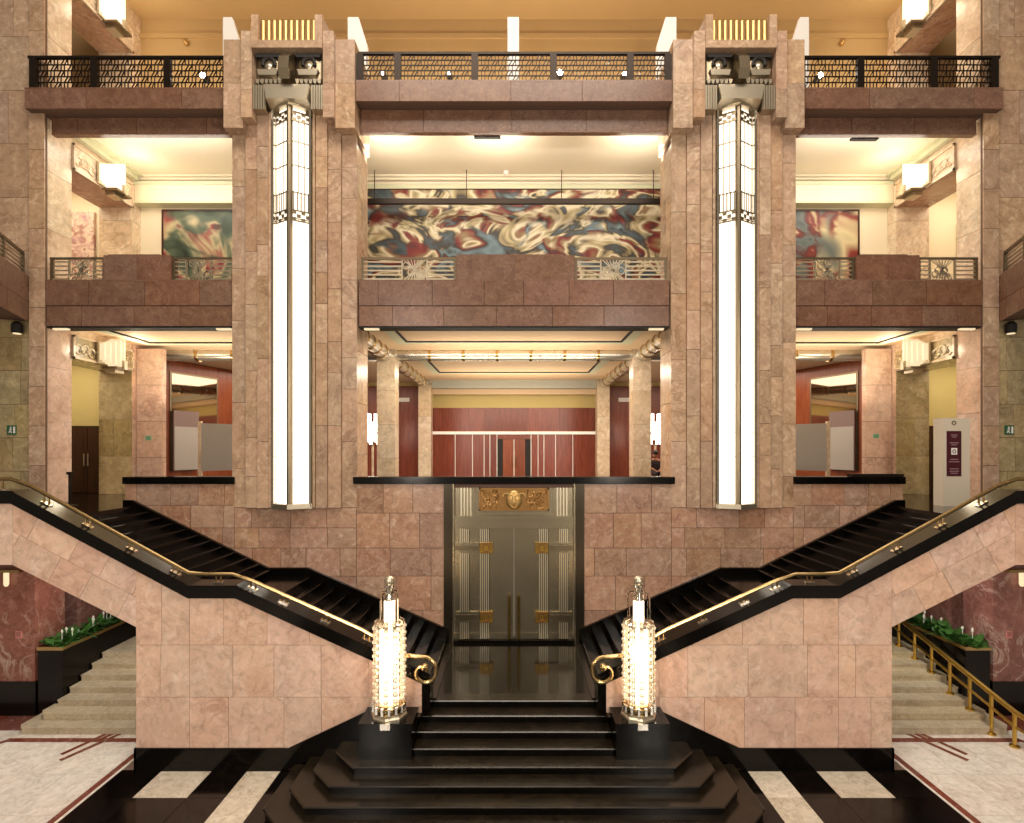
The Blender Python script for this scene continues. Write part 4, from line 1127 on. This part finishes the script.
for s in (-1, 1):
    lf = MB().box(s*.02, s*.55, 25.88, 25.95, ZM, 6.66).build('leaf', M_WOODL, d4)
    MB().tube([(s*.1, 25.82, 5.3), (s*.1, 25.82, 5.75)], .02, 6).build('handle', M_BRASS, lf, True)
    MB().box(s*.55, s*.82, 25.9, 25.96, ZM, 6.66).build('side_panel', M_DARK, d4)
MB().box(-.018, .018, 25.86, 25.95, ZM, 6.66).build('astragal', M_WHITE, d4)

# side rooms of the hall
for s in (-1, 1):
    wd = SIDE[s]
    P0 = Vector((s*12.95, 18.9, 0)); P1 = Vector((s*11.55, 23.2, 0)); d = (P1-P0).normalized(); L = (P1-P0).length
    nn = Vector((-d.y, d.x, 0)); nn = nn if nn.x * -s > 0 else -nn
    fn = lambda u, v, t: tuple(P0 + d*u - nn*t + Vector((0, 0, v)))
    o = MB().prism([(-.9, ZM), (L+3, ZM), (L+3, 9.5), (-.9, 9.5)], fn, .04, .3).build(f'wall_{wd}_hall', M_WOODD)
    struct(o, f'red wood panelled side wall of the hall behind the {wd} bay')
    us = [-.9, 0.45, 2.55, 3.4, 4.5, 6.0, 7.5]
    for a, b in zip(us[:-1], us[1:]): MB().prism([(a+.004, ZM), (b-.004, ZM), (b-.004, 9.48), (a+.004, 9.48)], fn, 0, .04).build('wood_panel', M_WOODL, o)
    o = MB().box(s*9.1, s*12.0, 26.0, 26.3, ZM, 9.5).build(f'wall_{wd}_hall_end', M_WOOD); struct(o, f'red wood end wall of the {wd} side hall')
    mr = thing('wall_mirror', f'tall dark-framed mirror on the red wood wall in the {wd} bay', 'mirror', fn(1.5, 6.0, 0))
    MB().prism([(0.45, 5.35), (2.55, 5.35), (2.55, 9.05), (0.45, 9.05)], fn, -.03, 0).build('frame', M_GUN, mr)
    MB().prism([(0.52, 5.42), (2.48, 5.42), (2.48, 8.98), (0.52, 8.98)], fn, -.04, -.03).build('glass', M_MIRROR, mr)
    bd = MB().prism([(0.5, 5.35), (1.55, 5.35), (1.55, 7.6), (0.5, 7.6)], fn, -.16, -.10).build('display_board', M_MAUVE)
    tag(bd, f'mauve-grey display board leaning before the mirror in the {wd} bay', 'board')
    MB().prism([(0.52, 5.37), (1.53, 5.37), (1.53, 7.0), (0.52, 7.0)], fn, -.17, -.16).build('sheet', M_GREY, bd)
    # free-standing grey panel
    yp = 18.6
    pn = thing('partition_panel', f'grey exhibition panel on a pale post in the {wd} bay', 'panel', (s*10.7, yp, ZM))
    MB().prism([(0, 5.36), (1.75, 5.42), (1.75, 7.02), (0, 7.08)], lambda u, v, t: (s*(11.22-u), yp+.35*u/1.75*0+t, v), 0, .05).build('board', M_GREY, pn)
    MB().box(s*11.24-.055, s*11.24+.055, yp-.03, yp+.08, ZM, 7.15).build('post', M_PALE, pn)
    MB().box(s*9.4-.055, s*9.4+.055, yp-.03, yp+.08, ZM, 7.15).build('post', M_PALE, pn)
    # bright standing lamp behind the columns
    tl = thing('torchere', f'brilliant crystal standing lamp beside the {wd} front column of the hall', 'lamp', (s*5.98, 22, ZM), 'hall standing lamps')
    c = (s*5.98, 22, ZM)
    MB().lathe(c, [(.28, 0), (.28, .06), (.07, .14), (.05, .3), (.05, 1.6), (.12, 1.68)], 14).build('stand', M_PALE, tl, True)
    for k in range(8):
        a = 2*math.pi*k/8; x, yy = c[0]+.2*math.cos(a), c[1]+.2*math.sin(a)
        MB().tube([(x, yy, ZM+1.66+.1*(k % 3)), (x, yy, ZM+2.6+.35*(k % 2))], .045, 8).build('crystal_tube', M_TORCH, tl, True)
    MB().lathe(c, [(.30, 2.1), (.32, 2.13), (.30, 2.16)], 16).build('ring', M_BRASS, tl, True)

# door and marble beyond the side opening
for s in (-1, 1):
    wd = SIDE[s]
    dd = thing('door_2' if s < 0 else 'door_3', f'dark wooden double door in the {wd} passage', 'door', (s*14.0, 17.2, ZM)); dd['kind'] = 'structure'
    MB().box(s*13.3, s*14.95, 17.22, 17.30, ZM, 6.92).build('frame', M_WOODD, dd)
    for a, b in ((13.38, 14.08), (14.1, 14.85)):
        lf = MB().box(s*a, s*b, 17.17, 17.22, ZM+.02, 6.84).build('leaf', M_WOODD, dd)
        MB().box(s*(a+.12), s*(b-.12), 17.155, 17.17, ZM+.2, 6.6).build('panel', M_WOODD, lf)
        hx = s*(14.03 if a < 14 else 14.16)
        MB().tube([(hx, 17.12, 5.6), (hx, 17.12, 6.0)], .018, 6).build('handle', M_STEEL, lf, True)

# ------------------------------------------------------------------ wall lanterns over the side openings
def lantern(s, zc, lvl, mat, word):
    wd = SIDE[s]; yc = 15.55
    o = thing('wall_lantern', f'lit glass lantern over the {wd} opening on the {word} storey', 'lamp', (s*XS, yc, zc-.5), 'frieze lanterns')
    X = lambda t: s*(XS-.06-t)
    MB().box(X(0), X(.06), yc-.42, yc+.42, zc-.32, zc+.30).build('back_plate', M_STEEL, o)
    for k in range(4):        # stepped glass blades fan out from the wall
        for q in (-1, 1):
            yy = yc + q*(.06 + .10*k); dp = .44 - .08*k; h = .40 - .05*k
            MB().box(X(.06), X(dp), yy-.028, yy+.028, zc-h*.9, zc+h).build('glass_blade', mat, o)
    MB().box(X(.06), X(.50), yc-.03, yc+.03, zc-.36, zc+.44).build('glass_blade', mat, o)
    MB().box(X(.06), X(.50), yc-.30, yc+.30, zc-.46, zc-.40).build('tray', M_GUN, o)
    MB().box(X(.06), X(.34), yc-.18, yc+.18, zc-.56, zc-.46).build('tray', M_STEEL, o)
    MB().box(X(.46), X(.54), yc-.06, yc+.06, zc-.46, zc-.20).build('front_clasp', M_STEEL, o)
    point('lantern_light', (s*(XS-.95), yc, zc+.1), {0: 34, 1: 24, 2: 26}[lvl], (1, .86, .62), .2)
for s in (-1, 1):
    lantern(s, 8.98, 0, M_LANTLOW, 'stair-head')
    lantern(s, 14.22, 1, M_LANT, 'gallery')
    lantern(s, 19.15, 2, M_LANT, 'top')

# ------------------------------------------------------------------ paintings
def canvas(name, x0, x1, z0, z1, mat, label, y=YB-.06):
    o = thing(name, label, 'painting', ((x0+x1)/2, y, z0))
    MB().box(x0, x1, y, y+.06, z0, z1).build('canvas', mat, o)
    b = MB().box(x0-.05, x1+.05, y-.02, y+.06, z1, z1+.05).box(x0-.05, x1+.05, y-.02, y+.06, z0-.05, z0).box(x0-.05, x0, y-.02, y+.06, z0, z1).box(x1, x1+.05, y-.02, y+.06, z0, z1)
    b.build('frame', M_WOODD, o)
    return o
canvas('mural', -6.6, 6.6, 10.9, 14.60, M_MURAL, 'long swirling mural in ochre, red, cream and slate on the gallery wall')
canvas('mural', -11.42, -7.6, 10.9, 13.90, M_PAINTL, 'dark green painting with red and cream shapes in the left gallery bay')
canvas('mural', 7.6, 11.2, 10.9, 13.90, M_PAINTR, 'painting of red and grey shapes in the right gallery bay')
o = thing('mural', 'rosy painting seen through the left gallery opening', 'painting', (-14.6, 17.24, 11))
MB().box(-15.6, -13.9, 17.20, 17.29, 11.0, 14.0).build('canvas', M_PAINTP, o)
rb = thing('lighting_rail', 'dark horizontal rail hanging in front of the long mural', 'rail', (0, 16.4, 13.9))
MB().box(-4.6, 4.6, 16.36, 16.46, 13.88, 14.04).build('rail', M_IRON, rb)
for x in (-4.4, -1.5, 1.5, 4.4): MB().box(x-.012, x+.012, 16.40, 16.42, 14.04, 14.95).build('hanger', M_IRON, rb)
sm = thing('smoke_detector', 'small white detector on the mural gallery ceiling edge', 'detector', (-.25, 16.5, 14.87))
MB().lathe((-.25, 16.5, 14.83), [(.03, 0), (.08, .03), (.09, .12)], 12).build('body', M_WHITE, sm, True)
# gallery doorway seen through the right opening
o = MB().box(14.7, 14.95, 17.22, 17.3, Z2, 13.6).build('trim_1', M_YEL); struct(o, 'door frame seen through the right gallery opening', 'trim')
# soft ceiling fittings in the gallery
for x, wd in ((-.7, 'centre'), (9.3, 'right')):
    o = thing('beam_light', f'black light fitting under the top balcony beam, {wd} bay', 'lamp', (x, 13.7, 14.3))
    yl, zl_ = (13.62, 14.33) if wd == 'centre' else (13.75, 14.35)
    MB().box(x-.35, x+.35, yl, yl+.12, zl_, zl_+.06).build('housing', M_DARK, o)
    MB().box(x-.33, x+.33, yl+.02, yl+.10, zl_+.06, zl_+.07).build('lens', M_LANTLOW, o)

# ------------------------------------------------------------------ top gallery panels and spots
for x, wdt, slope, lab in ((-4.02, .55, 1, 'first white exhibition panel from the left pillar, slanted top'), (0.0, .32, 0, 'slim white exhibition panel in the middle of the top gallery'),
                      (3.92, .55, -1, 'white exhibition panel beside the right pillar, slanted top'), (-7.25, .5, 1, 'white exhibition panel left of the left pillar on the top gallery'), (7.35, .5, -1, 'white exhibition panel right of the right pillar on the top gallery')):
    z1 = PZ(17, 14.6); yy = 14.6
    xx = x*14.6/D2 if abs(x) > 1 else -.02
    o = thing('exhibition_panel', lab, 'panel', (xx, yy, Z3), 'white panels of the top gallery')
    zl, zr = z1, z1
    p = [(xx-wdt/2, Z3), (xx+wdt/2, Z3), (xx+wdt/2, z1 - (.8 if slope > 0 else 0)), (xx+wdt/2-.25*(slope > 0), z1), (xx-wdt/2+.25*(slope < 0), z1), (xx-wdt/2, z1-(.8 if slope < 0 else 0))]
    q = []
    for v in p:
        if not q or (abs(v[0]-q[-1][0])+abs(v[1]-q[-1][1])) > 1e-5: q.append(v)
    MB().pxz(q, yy, yy+.12).build('board', M_WHITE, o)
    MB().box(xx-wdt/2-.05, xx+wdt/2+.05, yy-.12, yy+.24, Z3, Z3+.05).build('foot', M_WHITE, o)
for px, py, lab in ((203, 76, 'floor spotlight behind the left top railing'), (560, 73, 'brightest floor spotlight behind the centre top railing'), (625, 74, 'floor spotlight at the right end of the centre top railing'), (820, 76, 'floor spotlight behind the right top railing'), (383, 74, 'dim floor spotlight at the left end of the centre top railing'), (449, 74, 'dim floor spotlight in the middle left of the centre top railing')):
    d = 14.3; x, z = PX(px, d), PZ(py, d)
    o = thing('spotlight', lab, 'spotlight', (x, d, Z3))
    MB().box(x-.12, x+.12, d-.02, d+.16, Z3+.0, Z3+.05).tube([(x, d+.08, Z3+.05), (x, d+.08, z)], .02, 6).build('stand', M_IRON, o)
    MB().tube([(x, d+.22, z+.02), (x, d-.02, z)], .085, 12).build('can', M_IRON, o, True)
    MB().tube([(x, d-.022, z), (x, d-.035, z)], .075 if 'dim' not in lab else .05, 12).build('lens', M_SPOT if 'dim' not in lab else M_TORCH, o)
for s in (-1, 1):
    o = thing('dome_sensor', f'small round sensor on the golden wall of the {SIDE[s]} top bay', 'sensor', (s*11.2, YB-.1, 19.3))
    MB().sphere((PX(514+s*327, YB), YB-.06, PZ(44, YB)), .09, 10, 6).build('body', M_GOLDFL, o, True)

# ------------------------------------------------------------------ signs, stanchion, totem
def plate(x, y, z, w, h, bgm, label, kind):
    o = MB().box(x-w/2, x+w/2, y-.015, y, z-h/2, z+h/2).build('wall_sign', bgm); tag(o, label, 'sign')
    g = MB()
    if kind == 'run':
        g.sphere((x-w*.08, y-.017, z+h*.26), h*.10, 8, 5, (1, .2, 1))
        g.bar((x-w*.06, y-.017, z+h*.16), (x-w*.12, y-.017, z-h*.08), h*.14, .004, (0, 1, 0))
        g.bar((x-w*.12, y-.017, z-h*.06), (x+w*.02, y-.017, z-h*.34), h*.09, .004, (0, 1, 0))
        g.bar((x-w*.12, y-.017, z-h*.06), (x-w*.30, y-.017, z-h*.30), h*.09, .004, (0, 1, 0))
        g.bar((x-w*.26, y-.017, z+h*.08), (x+w*.08, y-.017, z+h*.02), h*.07, .004, (0, 1, 0))
        g.box(x+w*.2, x+w*.4, y-.018, y-.015, z-h*.36, z+h*.36)
    else:
        for k in (-1, 0, 1): g.box(x-w*.38, x+w*.38, y-.018, y-.015, z+k*h*.26-h*.06, z+k*h*.26+h*.06)
    g.build('pictogram', M_WHITE if kind == 'run' else M_SIGN, o)
plate(PX(12, 13.5), 13.5, PZ(430, 13.5), .24, .24, M_SIGN, 'dark green running-man exit sign on the far left wall', 'run')
plate(PX(1009, 13.5), 13.5, PZ(430, 13.5), .24, .24, M_SIGN, 'dark green running-man exit sign on the far right wall', 'run')
plate(PX(148.5, 16.77), 16.77, PZ(438, 16.77), .19, .14, M_SIGNL, 'pale green notice on the left pink pier', 'text')
plate(PX(876, 16.77), 16.77, PZ(436, 16.77), .19, .14, M_SIGNL, 'pale green notice on the right pink pier', 'text')

sn = thing('stanchion', 'thin black barrier post at the head of the left stairs', 'stanchion', (PX(70, 13.1), 13.1, ZM))
x = PX(70, 13.1)
MB().lathe((x, 13.1, ZM), [(.17, 0), (.17, .02), (.04, .05)], 14).build('base', M_IRON, sn, True)
MB().tube([(x, 13.1, ZM+.04), (x, 13.1, ZM+.86)], .035, 10).build('post', M_IRON, sn, True)
MB().box(x-.05, x+.07, 13.05, 13.15, ZM+.80, ZM+.87).build('head', M_IRON, sn)

d = 13.15; x0, x1 = PX(943, d), PX(970, d); zt = PZ(418, d)
tm = thing('sign_totem', 'cream information totem with maroon panel at the head of the right stairs', 'sign', ((x0+x1)/2, d, ZM))
MB().box(x0, x1, d, d+.30, ZM, zt).build('body', M_TOTEM, tm)
p0, p1 = PX(946.5, d), PX(961, d); pz0, pz1 = PZ(476, d), PZ(431, d)
pan = MB().box(p0, p1, d-.012, d, pz0, pz1).build('print_panel', M_MAROON, tm)
xm = (p0+p1)/2; g = MB()
for zz, wf in ((pz1-.10, .16), (pz1-.15, .12), (pz1-.30, .22), (pz1-.35, .14), (pz0+.42, .20), (pz0+.36, .26), (pz0+.18, .22), (pz0+.12, .24), (pz0+.07, .18)):
    g.box(xm-wf/2, xm+wf/2, d-.015, d-.012, zz-.010, zz+.010)
g.build('printed_lines', plain('faded_print', '#a08088', .5), pan)['kind'] = 'stuff'
MB().box(xm-.075, xm+.075, d-.016, d-.012, (pz0+pz1)/2-.03, (pz0+pz1)/2+.14).build('icon_plate', M_WHITE, pan)
MB().torus((xm, d-.018, (pz0+pz1)/2+.055), .04, .010, 'y', 12, 5).build('icon_mark', M_MAROON, pan, True)
MB().torus((xm, d-.004, zt-.12), .045, .012, 'y', 12, 5).build('emblem', M_GUN, tm, True)
# low black object on the right parapet coping
o = MB().box(8.75, 10.1, D2+.1, D2+.3, 5.43, 5.50).build('folded_barrier', M_IRON); tag(o, 'low black bar lying on the right parapet coping', 'barrier')

# ------------------------------------------------------------------ seated attendant at the far right of the hall
px_, py_ = PX(655.5, 20.5), 20.5
ch = thing('stool', 'dark stool under the seated person in the hall', 'stool', (px_, py_, ZM))
MB().lathe((px_, py_, ZM), [(.16, .40), (.19, .43), (.19, .47), (.17, .48)], 14).build('seat', M_WOODD, ch, True)
for k in range(4):
    a = math.pi/4+k*math.pi/2
    MB().tube([(px_+.18*math.cos(a), py_+.18*math.sin(a), ZM), (px_+.12*math.cos(a), py_+.12*math.sin(a), ZM+.42)], .015, 6).build('leg', M_IRON, ch, True)
def skin_body(name, verts, edges, radii, mat, parent, sub=2):
    org = ROOT[parent.name]
    me = bpy.data.meshes.new(name); me.from_pydata([tuple(Vector(v)-org) for v in verts], edges, [])
    o = bpy.data.objects.new(name, me); COL.objects.link(o); o.parent = parent
    md = o.modifiers.new('skin', 'SKIN')
    for i, r in enumerate(radii): me.skin_vertices[0].data[i].radius = (r, r) if not isinstance(r, tuple) else r
    me.skin_vertices[0].data[0].use_root = True
    sb = o.modifiers.new('sub', 'SUBSURF'); sb.levels = sub; sb.render_levels = sub
    me.materials.append(mat); me.shade_smooth()
    return o
pe = thing('person', 'person in dark clothes seated on a stool in the hall, seen over the parapet', 'person', (px_, py_, ZM))
X, Y_, Z = px_, py_, ZM
V = [(X, Y_, Z+.57), (X, Y_, Z+.80), (X, Y_-.02, Z+1.02), (X-.01, Y_-.02, Z+1.10), (X-.02, Y_-.05, Z+1.20), (X-.02, Y_-.05, Z+1.31),
     (X+.19, Y_, Z+1.0), (X+.25, Y_-.06, Z+.74), (X+.10, Y_-.28, Z+.66), (X-.20, Y_, Z+1.0), (X-.27, Y_-.08, Z+.74), (X-.12, Y_-.30, Z+.65),
     (X+.10, Y_-.06, Z+.53), (X+.12, Y_-.46, Z+.53), (X+.12, Y_-.46, Z+.10), (X+.12, Y_-.60, Z+.05), (X-.10, Y_-.06, Z+.53), (X-.12, Y_-.46, Z+.53), (X-.12, Y_-.46, Z+.10), (X-.12, Y_-.60, Z+.05)]
Ed = [(0,1),(1,2),(2,3),(3,4),(4,5),(2,6),(6,7),(7,8),(2,9),(9,10),(10,11),(0,12),(12,13),(13,14),(14,15),(0,16),(16,17),(17,18),(18,19)]
Rd = [(.17,.12),(.15,.11),(.15,.10),.055,(.085,.095),(.08,.09),.06,.045,.032,.06,.045,.032,.085,.065,.045,.04,.085,.065,.045,.04]
body = skin_body('body', V, Ed, Rd, M_SKIN, pe)
cl = skin_body('clothes', [V[i] for i in (0,1,2,6,7,9,10,12,13,14,16,17,18)], [(0,1),(1,2),(2,3),(3,4),(2,5),(5,6),(0,7),(7,8),(8,9),(0,10),(10,11),(11,12)],
               [(.22,.17),(.21,.165),(.20,.15),.095,.075,.095,.075,.10,.08,.06,.10,.08,.06], M_CLOTH, pe)
MB().sphere((X-.015, Y_-.02, Z+1.30), .115, 12, 8, (1, 1.05, 1)).build('hair', M_HAIR, pe, True)
MB().sphere((X-.015, Y_+.10, Z+1.33), .055, 10, 6).build('hair_bun', M_HAIR, pe, True)
b = MB().sphere((X-.055, Y_-.14, Z+1.25), .012, 6, 4).sphere((X+.02, Y_-.14, Z+1.25), .012, 6, 4)
b.build('eyes', M_HAIR, pe, True)
MB().sphere((X-.018, Y_-.15, Z+1.21), .018, 6, 4, (1, 1.3, 1.3)).build('nose', M_SKIN, pe, True)
for s, vi, ei in ((1, 8, 7), (-1, 11, 10)):
    w_ = Vector(V[vi]); dirn = (w_ - Vector(V[ei])).normalized(); sd = dirn.cross(Vector((0, 0, 1))).normalized()
    vs_ = [w_, w_+dirn*.05]; es_ = [(0, 1)]; rs_ = [(.03, .02), (.04, .018)]
    for q, ln in zip((-1.5, -.5, .5, 1.5), (.06, .075, .07, .055)):
        k = len(vs_); a = w_+dirn*.09+sd*q*.018
        vs_ += [a, a+dirn*ln*.5-Vector((0, 0, .01)), a+dirn*ln-Vector((0, 0, .03))]; es_ += [(1, k), (k, k+1), (k+1, k+2)]; rs_ += [.009, .009, .008]
    k = len(vs_); vs_ += [w_+dirn*.04-sd*s*.045, w_+dirn*.08-sd*s*.055]; es_ += [(0, k), (k, k+1)]; rs_ += [.011, .009]
    skin_body('hand', [tuple(v) for v in vs_], es_, rs_, M_SKIN, pe, 1)
